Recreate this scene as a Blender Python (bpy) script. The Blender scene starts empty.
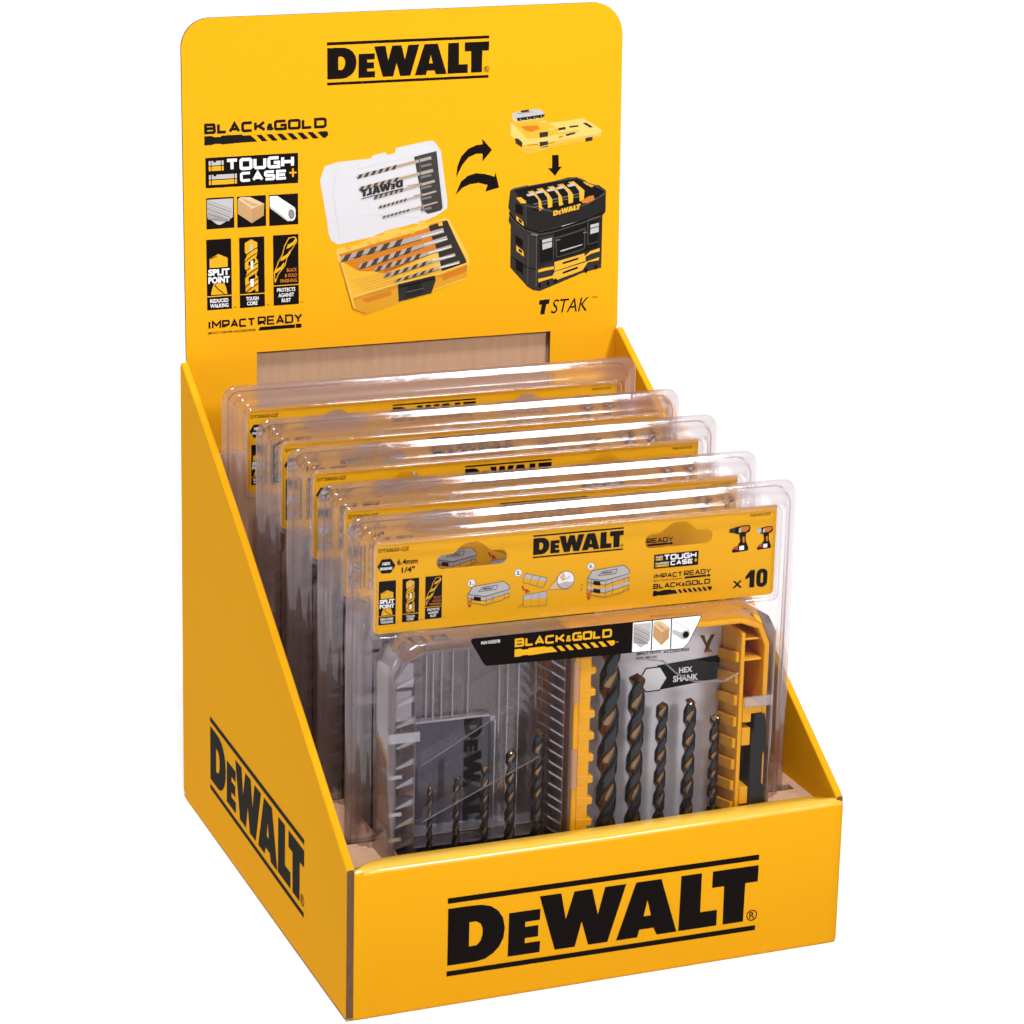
import bpy, bmesh, math, random
from mathutils import Vector, Matrix
from mathutils.geometry import tessellate_polygon
random.seed(7)
scene = bpy.context.scene
COL = scene.collection
R = math.radians

# ------------------------------------------------------------------ materials
MATS = {}
def principled(name, col, rough=.45, metal=0.0, spec=.5, bump=None, vary=None, coat=0.0, trans=0.0, alpha=1.0):
    m = bpy.data.materials.new(name); m.use_nodes = True
    nt = m.node_tree; b = nt.nodes['Principled BSDF']
    b.inputs['Base Color'].default_value = (*col, 1); b.inputs['Roughness'].default_value = rough
    b.inputs['Metallic'].default_value = metal; b.inputs['Specular IOR Level'].default_value = spec
    b.inputs['Coat Weight'].default_value = coat
    tc = nt.nodes.new('ShaderNodeTexCoord')
    if vary:                       # (scale xyz, amount)
        sc, amt = vary
        mp = nt.nodes.new('ShaderNodeMapping'); mp.inputs['Scale'].default_value = sc
        nz = nt.nodes.new('ShaderNodeTexNoise'); nz.inputs['Detail'].default_value = 6; nz.inputs['Scale'].default_value = 1
        mx = nt.nodes.new('ShaderNodeMix'); mx.data_type = 'RGBA'
        mx.inputs['A'].default_value = (*[c*(1-amt) for c in col], 1); mx.inputs['B'].default_value = (*[min(1, c*(1+amt)) for c in col], 1)
        nt.links.new(tc.outputs['Object'], mp.inputs[0]); nt.links.new(mp.outputs[0], nz.inputs['Vector'])
        nt.links.new(nz.outputs['Fac'], mx.inputs['Factor']); nt.links.new(mx.outputs['Result'], b.inputs['Base Color'])
    if bump:                       # (scale xyz, distance m)
        sc, dist = bump
        mp = nt.nodes.new('ShaderNodeMapping'); mp.inputs['Scale'].default_value = sc
        nz = nt.nodes.new('ShaderNodeTexNoise'); nz.inputs['Detail'].default_value = 4; nz.inputs['Scale'].default_value = 1
        bp = nt.nodes.new('ShaderNodeBump'); bp.inputs['Distance'].default_value = dist; bp.inputs['Strength'].default_value = 1
        nt.links.new(tc.outputs['Object'], mp.inputs[0]); nt.links.new(mp.outputs[0], nz.inputs['Vector'])
        nt.links.new(nz.outputs['Fac'], bp.inputs['Height']); nt.links.new(bp.outputs[0], b.inputs['Normal'])
    MATS[name] = m
    return m

def clear(name, face, edge, rough=.06, gloss=.10, wave=0.0, haze=0.0, hcol=(.6, .54, .57), blur=0.0):
    """thin clear plastic: lets light straight through, tinted more where it is seen edge-on, with a Fresnel gloss"""
    m = bpy.data.materials.new(name); m.use_nodes = True
    nt = m.node_tree; nt.nodes.clear(); N = nt.nodes.new; L = nt.links.new
    out = N('ShaderNodeOutputMaterial'); mix = N('ShaderNodeMixShader'); tr = N('ShaderNodeBsdfTransparent'); gl = N('ShaderNodeBsdfGlossy')
    gl.inputs['Roughness'].default_value = rough; gl.inputs['Color'].default_value = (.97, .96, 1, 1)
    lw = N('ShaderNodeLayerWeight'); lw.inputs['Blend'].default_value = .5
    cm = N('ShaderNodeMix'); cm.data_type = 'RGBA'
    cm.inputs['A'].default_value = (*face, 1); cm.inputs['B'].default_value = (*edge, 1)
    pw = N('ShaderNodeMath'); pw.operation = 'POWER'; pw.inputs[1].default_value = 2.2
    L(lw.outputs['Facing'], pw.inputs[0]); L(pw.outputs[0], cm.inputs['Factor']); L(cm.outputs['Result'], tr.inputs['Color'])
    fr = N('ShaderNodeMath'); fr.operation = 'POWER'; fr.inputs[1].default_value = 3.5; L(lw.outputs['Facing'], fr.inputs[0])
    ad = N('ShaderNodeMath'); ad.operation = 'MULTIPLY_ADD'; ad.inputs[1].default_value = .85; ad.inputs[2].default_value = gloss; ad.use_clamp = True
    L(fr.outputs[0], ad.inputs[0])
    tc = N('ShaderNodeTexCoord'); nz = N('ShaderNodeTexNoise'); nz.inputs['Scale'].default_value = 60; nz.inputs['Detail'].default_value = 3
    bp = N('ShaderNodeBump'); bp.inputs['Distance'].default_value = wave; bp.inputs['Strength'].default_value = 1
    L(tc.outputs['Object'], nz.inputs['Vector']); L(nz.outputs['Fac'], bp.inputs['Height']); L(bp.outputs[0], gl.inputs['Normal']); L(bp.outputs[0], lw.inputs['Normal'])
    body = tr.outputs[0]
    if blur:                       # moulded, uneven film bends what is behind it
        rf = N('ShaderNodeBsdfRefraction'); rf.inputs['IOR'].default_value = 1.12; rf.inputs['Roughness'].default_value = .22
        L(cm.outputs['Result'], rf.inputs['Color'])
        m4 = N('ShaderNodeMixShader'); m4.inputs['Fac'].default_value = blur; L(tr.outputs[0], m4.inputs[1]); L(rf.outputs[0], m4.inputs[2]); body = m4.outputs[0]
    if haze:                       # slightly milky film
        df = N('ShaderNodeBsdfDiffuse'); df.inputs['Color'].default_value = (*hcol, 1)
        tl = N('ShaderNodeBsdfTranslucent'); tl.inputs['Color'].default_value = (*hcol, 1)
        m2 = N('ShaderNodeMixShader'); m2.inputs['Fac'].default_value = .45; L(df.outputs[0], m2.inputs[1]); L(tl.outputs[0], m2.inputs[2])
        m3 = N('ShaderNodeMixShader'); m3.inputs['Fac'].default_value = haze; L(body, m3.inputs[1]); L(m2.outputs[0], m3.inputs[2]); body = m3.outputs[0]
    L(ad.outputs[0], mix.inputs['Fac']); L(body, mix.inputs[1]); L(gl.outputs[0], mix.inputs[2]); L(mix.outputs[0], out.inputs['Surface'])
    MATS[name] = m
    return m

YEL = (.71, .328, .008)
principled('yellow_card', YEL, .6, spec=.008, bump=((40, 40, 40), .00035), vary=((6, 6, 6), .02))
principled('yellow_fold_lit', (.76, .43, .04), .28, bump=((70, 70, 70), .0009), vary=((40, 40, 40), .06), coat=.8)  # paler than the card: the fold's highlight is put into the colour
principled('kraft', (.42, .262, .165), .85, spec=.1, bump=((260, 260, 60), .0004), vary=((260, 260, 30), .17))
principled('kraft_edge', (.13, .07, .04), .9, spec=.1, vary=((700, 700, 90), .5))
principled('table_white', (.93, .93, .93), .9, spec=.1)
principled('insert_yellow', (.68, .335, .008), .5, spec=.08, vary=((8, 8, 8), .015))
INK = dict(black=(.007, .005, .0045), black2=(.009, .008, .008), white=(.72, .72, .73), grey2=(.045, .040, .038), dark=(.030, .026, .024), dark2=(.018, .016, .016),
           body=(.66, .35, .03), orange=(.50, .16, .015), paleyel=(.66, .45, .12), silver=(.42, .40, .40), steel=(.35, .29, .25), darkbit=(.06, .045, .04),
           wood=(.50, .30, .14), woodtop=(.60, .42, .24), woodend=(.42, .24, .10), brown=(.10, .055, .03), red=(.45, .05, .02), greyline=(.09, .09, .09), yellow=(.66, .335, .014),
           lid=(.53, .52, .54), rim=(.085, .08, .075), edge=(.15, .14, .13), brass=(.40, .24, .08), lilac=(.42, .41, .45), lightgrey=(.50, .50, .52), bodyshade=(.55, .26, .02), bodypale=(.68, .40, .07), steel2=(.22, .21, .22), labelgrey=(.33, .31, .34))
for k, c in INK.items(): principled('ink_' + k, c, .55, spec=.02)
clear('blister_plastic', (.985, .98, .985), (.74, .68, .71), .05, .008, .00006)
clear('flange_plastic', (.94, .91, .925), (.66, .57, .62), .09, .055, .00012, haze=.12, hcol=(.68, .56, .57), blur=.5)
clear('lid_plastic', (.96, .945, .95), (.60, .54, .57), .08, .045, .0002, haze=.075, hcol=(.62, .48, .46), blur=.12)
clear('tint_plastic', (.62, .62, .70), (.4, .4, .48), .15, .01, .0001, haze=.12, hcol=(.34, .32, .42))
clear('lit_clear_plastic', (.86, .85, .88), (.6, .58, .62), .2, .16, .0001, haze=.13, hcol=(.75, .70, .72), blur=.25)  # clear plastic whitened: highlights on ribs and edges put into its haze
principled('body_yellow', (.70, .31, .005), .38, vary=((30, 30, 30), .04), spec=.25)
principled('body_inner', (.55, .21, .006), .45)
principled('latch_black', (.012, .011, .012), .4, spec=.2)
principled('silver_card', (.60, .585, .63), .35, metal=.25, vary=((3, 3, 9), .10))
principled('bit_black', (.006, .007, .011), .14, spec=.42)
principled('bit_gold', (.24, .15, .08), .17, metal=.85, vary=((120, 120, 40), .25))
principled('bit_steel', (.45, .40, .36), .3, metal=.9)
principled('shadow_board', (.05, .035, .03), .9)

# ------------------------------------------------------------------ object helpers
def link(name, me, mats, parent=None, smooth=False):
    o = bpy.data.objects.new(name, me); COL.objects.link(o)
    for m in mats: me.materials.append(MATS[m])
    if parent: o.parent = parent
    if smooth:
        for p in me.polygons: p.use_smooth = True
    return o
def empty(name, label, cat, loc=(0, 0, 0), rz=0, group=None):
    o = bpy.data.objects.new(name, None); COL.objects.link(o); o.empty_display_size = .02
    o.location = loc; o.rotation_euler = (0, 0, rz); o['label'] = label; o['category'] = cat
    if group: o['group'] = group
    return o
class MB:
    """collects boxes, prisms and lofts (metres) into one mesh"""
    def __init__(s): s.v = []; s.f = []; s.m = []; s.sm = []
    def add(s, vs, fs, mi=0, smooth=False):
        n = len(s.v); s.v += [tuple(v) for v in vs]
        for f in fs: s.f.append([n+i for i in f]); s.m.append(mi); s.sm.append(smooth)
    def box(s, x0, x1, y0, y1, z0, z1, mi=0):
        s.add([(x, y, z) for x in (x0, x1) for y in (y0, y1) for z in (z0, z1)],
              [(0, 1, 3, 2), (4, 6, 7, 5), (0, 4, 5, 1), (2, 3, 7, 6), (0, 2, 6, 4), (1, 5, 7, 3)], mi)
    def loft(s, loops, close=True, cap0=False, cap1=False, mi=0, smooth=False):
        n = len(loops[0]); vs = [p for l in loops for p in l]; fs = []
        for a in range(len(loops)-1):
            for i in range(n if close else n-1):
                j = (i+1) % n
                fs.append((a*n+i, a*n+j, (a+1)*n+j, (a+1)*n+i))
        s.add(vs, fs, mi, smooth)
        if cap0: s.add(loops[0], [tuple(range(n))], mi)
        if cap1: s.add(loops[-1], [tuple(range(n))], mi)
    def sheet(s, polys, f0, f1=None, mi=0):
        """flat polygon(s): first loop outer, others holes; f0 maps 2D->3D; f1 gives a second face and side walls"""
        idx = tessellate_polygon([[Vector((x, z, 0)) for x, z in p] for p in polys])
        flat = [q for p in polys for q in p]
        s.add([f0(*q) for q in flat], [tuple(t) for t in idx], mi)
        if f1:
            s.add([f1(*q) for q in flat], [tuple(t) for t in idx], mi)
            for p in polys: s.loft([[f0(*q) for q in p], [f1(*q) for q in p]], mi=mi)
    def build(s, name, mats, parent=None):
        me = bpy.data.meshes.new(name); me.from_pydata(s.v, [], s.f)
        for p, mi, sm in zip(me.polygons, s.m, s.sm): p.material_index = mi; p.use_smooth = sm
        bm = bmesh.new(); bm.from_mesh(me); bmesh.ops.remove_doubles(bm, verts=bm.verts, dist=1e-6)
        bmesh.ops.recalc_face_normals(bm, faces=bm.faces); bm.to_mesh(me); bm.free()
        return link(name, me, mats, parent)
def rrect(x0, x1, z0, z1, r, n=5):
    rs = r if isinstance(r, (tuple, list)) else (r,)*4     # bl, br, tr, tl
    out = []
    for (cx, cz, a0), q in zip(((x0, z0, 180), (x1, z0, 270), (x1, z1, 0), (x0, z1, 90)), rs):
        sx = 1 if cx == x0 else -1; sz = 1 if cz == z0 else -1
        for i in range(n+1):
            a = R(a0+90*i/n); out.append((cx+sx*q+q*math.cos(a), cz+sz*q+q*math.sin(a)))
    return out
def at_y(loop, y): return [(x, y, z) for x, z in loop]
def bevel(o, w, seg=2):
    b = o.modifiers.new('bevel', 'BEVEL'); b.width = w; b.segments = seg; b.limit_method = 'ANGLE'; b.angle_limit = R(40)
    return o

# ------------------------------------------------------------------ printed artwork (flat, millimetres)
LOGO = {
 'D': [[(.3,34.5),(11,34.5),(20,34.2),(25.6,32.6),(30,29.3),(33,24.5),(34.2,18.6),(33.5,12.3),(31,7.4),(27.4,3.8),(22.7,1.2),(17,.3),(.3,.3)],
       [(13,24.7),(17,24.7),(19.6,23),(20.9,20),(20.9,16.2),(19.9,12.6),(17.6,10.1),(13,10)]],
 'e': [[(36.6,26.6),(55.4,26.6),(55.2,20),(46.5,20),(46.4,16.9),(54.4,16.9),(54.4,10.1),(46.4,10.1),(46.4,7),(55.7,7),(55.5,.3),(36.3,.3)]],
 'W': [[(54.8,34.2),(67.8,34.2),(71,18),(75.8,34.2),(86.6,34.2),(90.5,18),(94.5,34.2),(107.4,34.2),(96.9,.3),(85.1,.3),(80.7,15.3),(76.9,.3),(64.7,.3)]],
 'A': [[(113.6,34.2),(129.2,34.2),(139.8,.3),(127.4,.3),(125.3,4.9),(116.5,4.9),(115.3,.3),(102.3,.3)], [(121,22.6),(123.5,12.7),(118.8,12.7)]],
 'L': [[(141.6,34.2),(154.5,34.2),(154.4,10),(165,10),(165,.3),(141,.3)]],
 'T': [[(161.4,34.2),(190.4,34.2),(190.2,24.2),(182.3,24.2),(181.9,.3),(169,.3),(168.9,24.2),(161.3,24.2)]]}
def offset_poly(pl, t, closed):
    n = len(pl); L_, R_ = [], []
    for i in range(n):
        p = Vector(pl[i]); 
        d0 = (p-Vector(pl[i-1])).normalized() if (i or closed) else None
        d1 = (Vector(pl[(i+1) % n])-p).normalized() if (i < n-1 or closed) else None
        if d0 is None: d0 = d1
        if d1 is None: d1 = d0
        b = (d0+d1); b = b.normalized() if b.length > 1e-6 else d0
        nrm = Vector((-b.y, b.x)); c = max(.45, b.dot(d0))
        L_.append(tuple(p+nrm*t/2/c)); R_.append(tuple(p-nrm*t/2/c))
    return ([L_, R_] if closed else [L_+R_[::-1]])
# squared wide stroke letters on a 1 x 1 box; True marks a closed stroke
K = .18
STROKE = {
 'B': [([(0,0),(0,1),(.85,1),(.95,.9),(.95,.6),(.88,.5),(.97,.4),(.97,.1),(.87,0)], True), ([(.12,.52),(.85,.52)], False)],
 'L': [([(0,1),(0,0),(.95,0)], False)], 'A': [([(0,0),(.5,1),(1,0)], False), ([(.27,.3),(.8,.3)], False)],
 'C': [([(1,1),(.12,1),(0,.88),(0,.12),(.12,0),(1,0)], False)],
 'K': [([(0,0),(0,1)], False), ([(.1,.5),(.4,.5),(.95,1)], False), ([(.4,.5),(1,0)], False)],
 '&': [([(.95,.0),(.25,.62),(.3,.8),(.65,.8),(.65,.62),(.15,.3),(.15,.05),(.6,0),(.9,.35)], False)],
 'G': [([(1,1),(.12,1),(0,.88),(0,.12),(.12,0),(1,0),(1,.48),(.5,.48)], False)],
 'O': [([(.1,0),(0,.1),(0,.9),(.1,1),(.9,1),(1,.9),(1,.1),(.9,0)], True)],
 'D': [([(0,0),(0,1),(.85,1),(1,.85),(1,.15),(.85,0)], True)],
 'T': [([(0,1),(1,1)], False), ([(.5,.95),(.5,0)], False)], 'U': [([(0,1),(0,.12),(.12,0),(.88,0),(1,.12),(1,1)], False)],
 'H': [([(0,0),(0,1)], False), ([(1,0),(1,1)], False), ([(.05,.5),(.95,.5)], False)],
 'S': [([(1,1),(.1,1),(0,.9),(0,.6),(.1,.5),(.9,.5),(1,.4),(1,.1),(.9,0),(0,0)], False)],
 'E': [([(1,1),(0,1),(0,0),(1,0)], False), ([(.08,.5),(.9,.5)], False)], 'I': [([(.5,0),(.5,1)], False)],
 'M': [([(0,0),(0,1),(.5,.35),(1,1),(1,0)], False)], 'P': [([(0,0),(0,1),(.88,1),(1,.88),(1,.5),(.88,.38),(.08,.38)], False)],
 'R': [([(0,0),(0,1),(.88,1),(1,.88),(1,.5),(.88,.4),(.08,.4)], False), ([(.5,.4),(1,0)], False)],
 'Y': [([(0,1),(.5,.48),(1,1)], False), ([(.5,.55),(.5,0)], False)], '+': [([(.5,-.1),(.5,1.1)], False), ([(-.1,.5),(1.1,.5)], False)]}
WID = {'I': .25, '&': .8, '+': .7, 'M': 1.25, 'L': .86}
class Art:
    def __init__(s): s.items = []; s.mats = []
    def _layer(s, bb):
        l = 0
        for (b, k) in [(i[3], i[2]) for i in s.items]:
            if b[0] < bb[2] and bb[0] < b[2] and b[1] < bb[3] and bb[1] < b[3]: l = max(l, k+1)
        return l
    def raw(s, col, vs, fs, force=None):
        xs = [v[0] for v in vs]; zs = [v[1] for v in vs]; bb = (min(xs), min(zs), max(xs), max(zs))
        if col not in s.mats: s.mats.append(col)
        l = s._layer(bb) if force is None else force
        s.items.append((col, (vs, fs), l, bb)); return l
    def poly(s, col, *loops):
        loops = [list(l) for l in loops]
        idx = tessellate_polygon([[Vector((x, z, 0)) for x, z in p] for p in loops])
        s.raw(col, [q for p in loops for q in p], [tuple(t) for t in idx])
    def rect(s, col, x0, z0, x1, z1): s.poly(col, [(x0, z0), (x1, z0), (x1, z1), (x0, z1)])
    def line(s, col, pts, w, closed=False):
        s.poly(col, *offset_poly([Vector(p) for p in pts], w, closed))
    def disc(s, col, x, z, r, n=20, ring=None):
        c = [(x+r*math.cos(2*math.pi*i/n), z+r*math.sin(2*math.pi*i/n)) for i in range(n)]
        if ring: s.poly(col, c, [(x+(r-ring)*math.cos(2*math.pi*i/n), z+(r-ring)*math.sin(2*math.pi*i/n)) for i in range(n)])
        else: s.poly(col, c)
    def stroke(s, col, txt, x, z, w, h, t, gap=.15, slant=0):
        """wide squared lettering filling w x h from its lower left corner"""
        tot = sum(WID.get(c, 1) if c != ' ' else .5 for c in txt)+gap*(len(txt)-1); u = (w-t*sum(1 for c in txt if c != ' '))/tot; gap = gap+t/u
        cx = x+t/2
        for c in txt:
            if c == ' ': cx += u*(.5+gap); continue
            cw = WID.get(c, 1)*u
            for pl, cl in STROKE[c]:
                q = [(cx+a*cw+slant*b*h, z+t/2+b*(h-t)) for a, b in pl]
                s.line(col, q, t, cl)
            cx += cw+gap*u
    def logo(s, col, x, z, w, reg=True, mirror=False):
        """the logotype with its two rules; x,z = left end of the baseline, w = full width"""
        k = w/190.4
        for g in LOGO.values():
            s.poly(col, *[[((x+w-a*k) if mirror else (x+a*k), z+b*k) for a, b in lp] for lp in g])
        if not mirror:
            s.rect(col, x, z+37.6*k, x+w, z+40.8*k); s.rect(col, x, z-6.2*k, x+w-.5*k, z-3.2*k)
        if reg:
            s.disc(col, x+187.4*k, z+3.4*k, 3.4*k, 18, .55*k)
            s.text(col, 'R', x+185.9*k, z+1.4*k, 4.0*k, 3.2*k)
    def text(s, col, txt, x, z, h, w=None, bold=.0, shear=0, align='L'):
        cu = bpy.data.curves.new('t', 'FONT'); cu.body = txt; cu.size = 1; cu.offset = bold; cu.shear = shear; cu.resolution_u = 3
        ob = bpy.data.objects.new('t', cu); COL.objects.link(ob)
        dg = bpy.context.evaluated_depsgraph_get(); me = bpy.data.meshes.new_from_object(ob.evaluated_get(dg))
        vs = [(v.co.x, v.co.y) for v in me.vertices]; fs = [tuple(p.vertices) for p in me.polygons]
        bpy.data.objects.remove(ob); bpy.data.curves.remove(cu); bpy.data.meshes.remove(me)
        if not vs: return
        x0 = min(v[0] for v in vs); x1 = max(v[0] for v in vs); z0 = min(v[1] for v in vs); z1 = max(v[1] for v in vs)
        kz = h/(z1-z0); kx = w/(x1-x0) if w else kz*.85
        if align == 'C': x = x-kx*(x1-x0)/2
        if align == 'R': x = x-kx*(x1-x0)
        s.raw(col, [(x+(a-x0)*kx, z+(b-z0)*kz) for a, b in vs], fs)
    def build(s, name, fn, parent, step=.04, base=.12):
        """fn(x_mm, z_mm, lift_mm) -> point"""
        vs, fs, ms = [], [], []
        for col, (v, f), l, bb in s.items:
            n = len(vs); vs += [fn(a, b, base+step*l) for a, b in v]
            for q in f: fs.append([n+i for i in q]); ms.append(s.mats.index(col))
        me = bpy.data.meshes.new(name); me.from_pydata(vs, [], fs)
        for p, mi in zip(me.polygons, ms): p.material_index = mi
        return link(name, me, ['ink_'+m for m in s.mats], parent)

# -------- motifs shared by the header, the cards and the sleeve
def drill_rule(a, col, x, z, w, h):
    """the drill-shaped underline: solid shank then slanting flutes"""
    a.poly(col, [(x, z), (x, z+h), (x+.06*w, z+h), (x+.075*w, z+.85*h), (x+.13*w, z+.85*h), (x+.14*w, z+h*.98), (x+.30*w, z+h*.98), (x+.31*w, z+.85*h), (x+.37*w, z+.85*h), (x+.425*w, z+.1*h), (x+.31*w, z+.1*h), (x+.14*w, z), (x+.13*w, z+.1*h), (x+.075*w, z+.1*h), (x+.06*w, z)])
    for i in range(6):
        q = x+(.415+i*.083)*w
        a.poly(col, [(q, z+.85*h), (q+.042*w, z+.85*h), (q+.092*w, z+.12*h), (q+.048*w, z+.12*h)])
    a.poly(col, [(x+.912*w, z+.85*h), (x+.99*w, z+.85*h), (x+w, z+.5*h), (x+.985*w, z+.2*h), (x+.96*w, z+.12*h)])
def tough(a, x, z, w, h):
    a.rect('black', x, z, x+w, z+h)
    a.stroke('white', 'TOUGH', x+.215*w, z+.53*h, .74*w, .40*h, .105*h, .10)
    a.stroke('white', 'CASE', x+.37*w, z+.14*h, .51*w, .33*h, .09*h, .10)
    a.stroke('yellow', '+', x+.90*w, z+.20*h, .085*w, .30*h, .06*h)
    for (u, v, ww) in ((.035, .56, .16), (.035, .10, .30)):
        a.rect('silver', x+u*w, z+(v+.18)*h, x+(u+ww)*w, z+(v+.33)*h)
        a.rect('yellow', x+u*w, z+v*h, x+(u+ww)*w, z+(v+.15)*h)
        a.rect('black', x+(u+.05)*w, z+(v+.28)*h, x+(u+.08)*w, z+(v+.36)*h)
        a.rect('black', x+(u+ww-.03)*w, z+v*h, x+(u+ww-.022)*w, z+(v+.33)*h)
        a.rect('black', x+(u+.022)*w, z+v*h, x+(u+.030)*w, z+(v+.33)*h)
def impact(a, x, z, w, h):
    a.stroke('black', 'IMPACT', x, z+.38*h, .50*w, .55*h, .12*h, .12)
    a.stroke('black', 'READY', x+.525*w, z+.38*h, .475*w, .60*h, .12*h, .12)
    a.text('black', 'IMPACT DRIVER ACCESSORIES', x, z+.04*h, .16*h, .50*w, .01)
    a.poly('black', [(x+.53*w, z+.05*h), (x+.92*w, z+.05*h), (x+.92*w, z+.28*h), (x+.55*w, z+.28*h)])
    a.rect('black', x+.93*w, z+.04*h, x+.99*w, z+.30*h)
def icon_split(a, x, z, w, h):
    a.rect('black', x, z, x+w, z+h)
    a.poly('yellow', [(x+.12*w, z+.60*h), (x+.85*w, z+.60*h), (x+.85*w, z+.73*h), (x+.48*w, z+.79*h), (x+.12*w, z+.73*h)])
    a.line('black', [(x+.15*w, z+.73*h), (x+.42*w, z+.76*h)], .03*w)
    a.poly('yellow', [(x+.16*w, z+.215*h), (x+.82*w, z+.215*h), (x+.78*w, z+.30*h), (x+.70*w, z+.37*h), (x+.28*w, z+.37*h), (x+.2*w, z+.3*h)])
    a.line('black', [(x+.30*w, z+.36*h), (x+.45*w, z+.29*h), (x+.70*w, z+.22*h)], .04*w)
    a.text('white', 'SPLIT', x+.06*w, z+.485*h, .095*h, .86*w, .05); a.text('white', 'POINT', x+.06*w, z+.375*h, .095*h, .86*w, .05)
    a.rect('yellow', x, z+.185*h, x+w, z+.200*h)
    a.text('white', 'REDUCED', x+.12*w, z+.10*h, .055*h, .74*w, .03); a.text('white', 'WALKING', x+.12*w, z+.03*h, .055*h, .74*w, .03)
def icon_core(a, x, z, w, h):
    a.rect('black', x, z, x+w, z+h)
    P = lambda q: [(x+u*w, z+v*h) for u, v in q]
    a.poly('yellow', P([(.24, .22), (.74, .22), (.74, .42), (.66, .47), (.74, .54), (.74, .66), (.66, .70), (.72, .77), (.72, .92), (.47, .97), (.22, .92), (.22, .80), (.30, .74), (.22, .68), (.22, .56), (.30, .5), (.22, .42)]))
    for v in (.78, .56, .34):
        a.line('black', P([(.20, v-.05), (.42, v+.01), (.74, v+.07)]), .035*w); a.line('black', P([(.20, v-.13), (.45, v-.06), (.74, v)]), .035*w)
        a.poly('black', P([(.36, v-.19), (.62, v-.14), (.62, v-.08), (.36, v-.13)]))
    a.poly('white', P([(.44, .54), (.54, .55), (.54, .67), (.44, .66)])); a.poly('white', P([(.42, .29), (.55, .30), (.55, .41), (.42, .40)]))
    a.poly('silver', P([(.40, .80), (.54, .81), (.47, .95)]))
    a.rect('yellow', x, z+.185*h, x+w, z+.200*h)
    a.text('white', 'TOUGH', x+.24*w, z+.10*h, .055*h, .50*w, .03); a.text('white', 'CORE', x+.28*w, z+.03*h, .055*h, .42*w, .03)
def icon_bit(a, x, z, w, h):
    a.rect('black', x, z, x+w, z+h)
    P = lambda q: [(x+u*w, z+v*h) for u, v in q]
    for (u, v) in ((.58, .80), (.34, .63), (.09, .46)):
        a.poly('yellow', P([(u-.06, v), (u+.05, v+.01), (u+.26, v+.06), (u+.36, v+.12), (u+.33, v+.15), (u+.2, v+.09), (u, v+.055)]))
    a.line('yellow', P([(.06, .34), (.04, .47), (.2, .62), (.36, .72), (.45, .84), (.62, .95), (.86, .96), (.94, .90)]), .035*w)
    a.line('yellow', P([(.08, .34), (.18, .44), (.46, .56), (.58, .72), (.76, .80), (.94, .90)]), .03*w)
    a.poly('yellow', P([(.06, .32), (.04, .36), (.18, .42)]))
    for i, t in enumerate(('BLACK', '& GOLD', 'FINISHING')):
        ww = (.40, .48, .66)[i]
        a.text('orange', t, x+(.93-ww)*w, z+(.47-.075*i)*h, .052*h, ww*w, .02)
    a.rect('yellow', x, z+.275*h, x+w, z+.288*h)
    for i, t in enumerate(('PROTECTS', 'AGAINST', 'RUST')):
        ww = (.72, .62, .36)[i]
        a.text('white', t, x+(.5-ww/2)*w, z+(.19-.075*i)*h, .055*h, ww*w, .03)
def mat_steel(a, x, z, w, h, bg='black'):
    a.rect(bg, x, z, x+w, z+h)
    a.poly('silver', [(x+.03*w, z+.95*h), (x+.97*w, z+.95*h), (x+.95*w, z+.35*h), (x+.72*w, z+.22*h), (x+.5*w, z+.12*h), (x+.40*w, z+.13*h), (x+.03*w, z+.38*h)])
    for i in range(8):
        v = .93-i*.085
        a.line('steel2' if i % 2 else 'steel', [(x+.04*w, z+v*h), (x+(.92-.02*i)*w, z+(v-.34)*h if v-.34 > .2 else z+.24*h)], .035*h)
def mat_wood(a, x, z, w, h, bg='black'):
    a.rect(bg, x, z, x+w, z+h)
    P = lambda q: [(x+u*w, z+v*h) for u, v in q]
    a.poly('wood', P([(.02, .88), (.52, .58), (.50, .12), (.02, .45)]))
    a.poly('woodtop', P([(.02, .90), (.1, .98), (.45, .97), (.94, .72), (.52, .58)]))
    a.poly('woodend', P([(.52, .58), (.94, .72), (.92, .34), (.50, .12)]))
    for i in range(4): a.line('woodend', P([(.03, .80-.09*i), (.5, .50-.1*i)]), .012*h)
    for i in range(3): a.line('wood', P([(.15+.1*i, .94-.04*i), (.6+.08*i, .65+.01*i)]), .012*h)
def mat_pipe(a, x, z, w, h, bg='black'):
    a.rect(bg, x, z, x+w, z+h)
    P = lambda q: [(x+u*w, z+v*h) for u, v in q]
    a.poly('white', P([(.02, .96), (.28, .96), (.88, .55), (.92, .42), (.85, .25), (.72, .12), (.62, .12), (.02, .58)]))
    a.poly('silver', P([(.02, .66), (.60, .20), (.66, .13), (.62, .12), (.02, .58)]))
    def ell(k): return [(x+(.76+k*.15*math.cos(t*.524)-k*.05*math.sin(t*.524))*w, z+(.34+k*.23*math.sin(t*.524)+k*.05*math.cos(t*.524))*h) for t in range(12)]
    a.poly('labelgrey', ell(1)); a.poly('white', ell(.93)); a.poly('brown', ell(.68)); a.poly('steel2', ell(.55))
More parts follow.
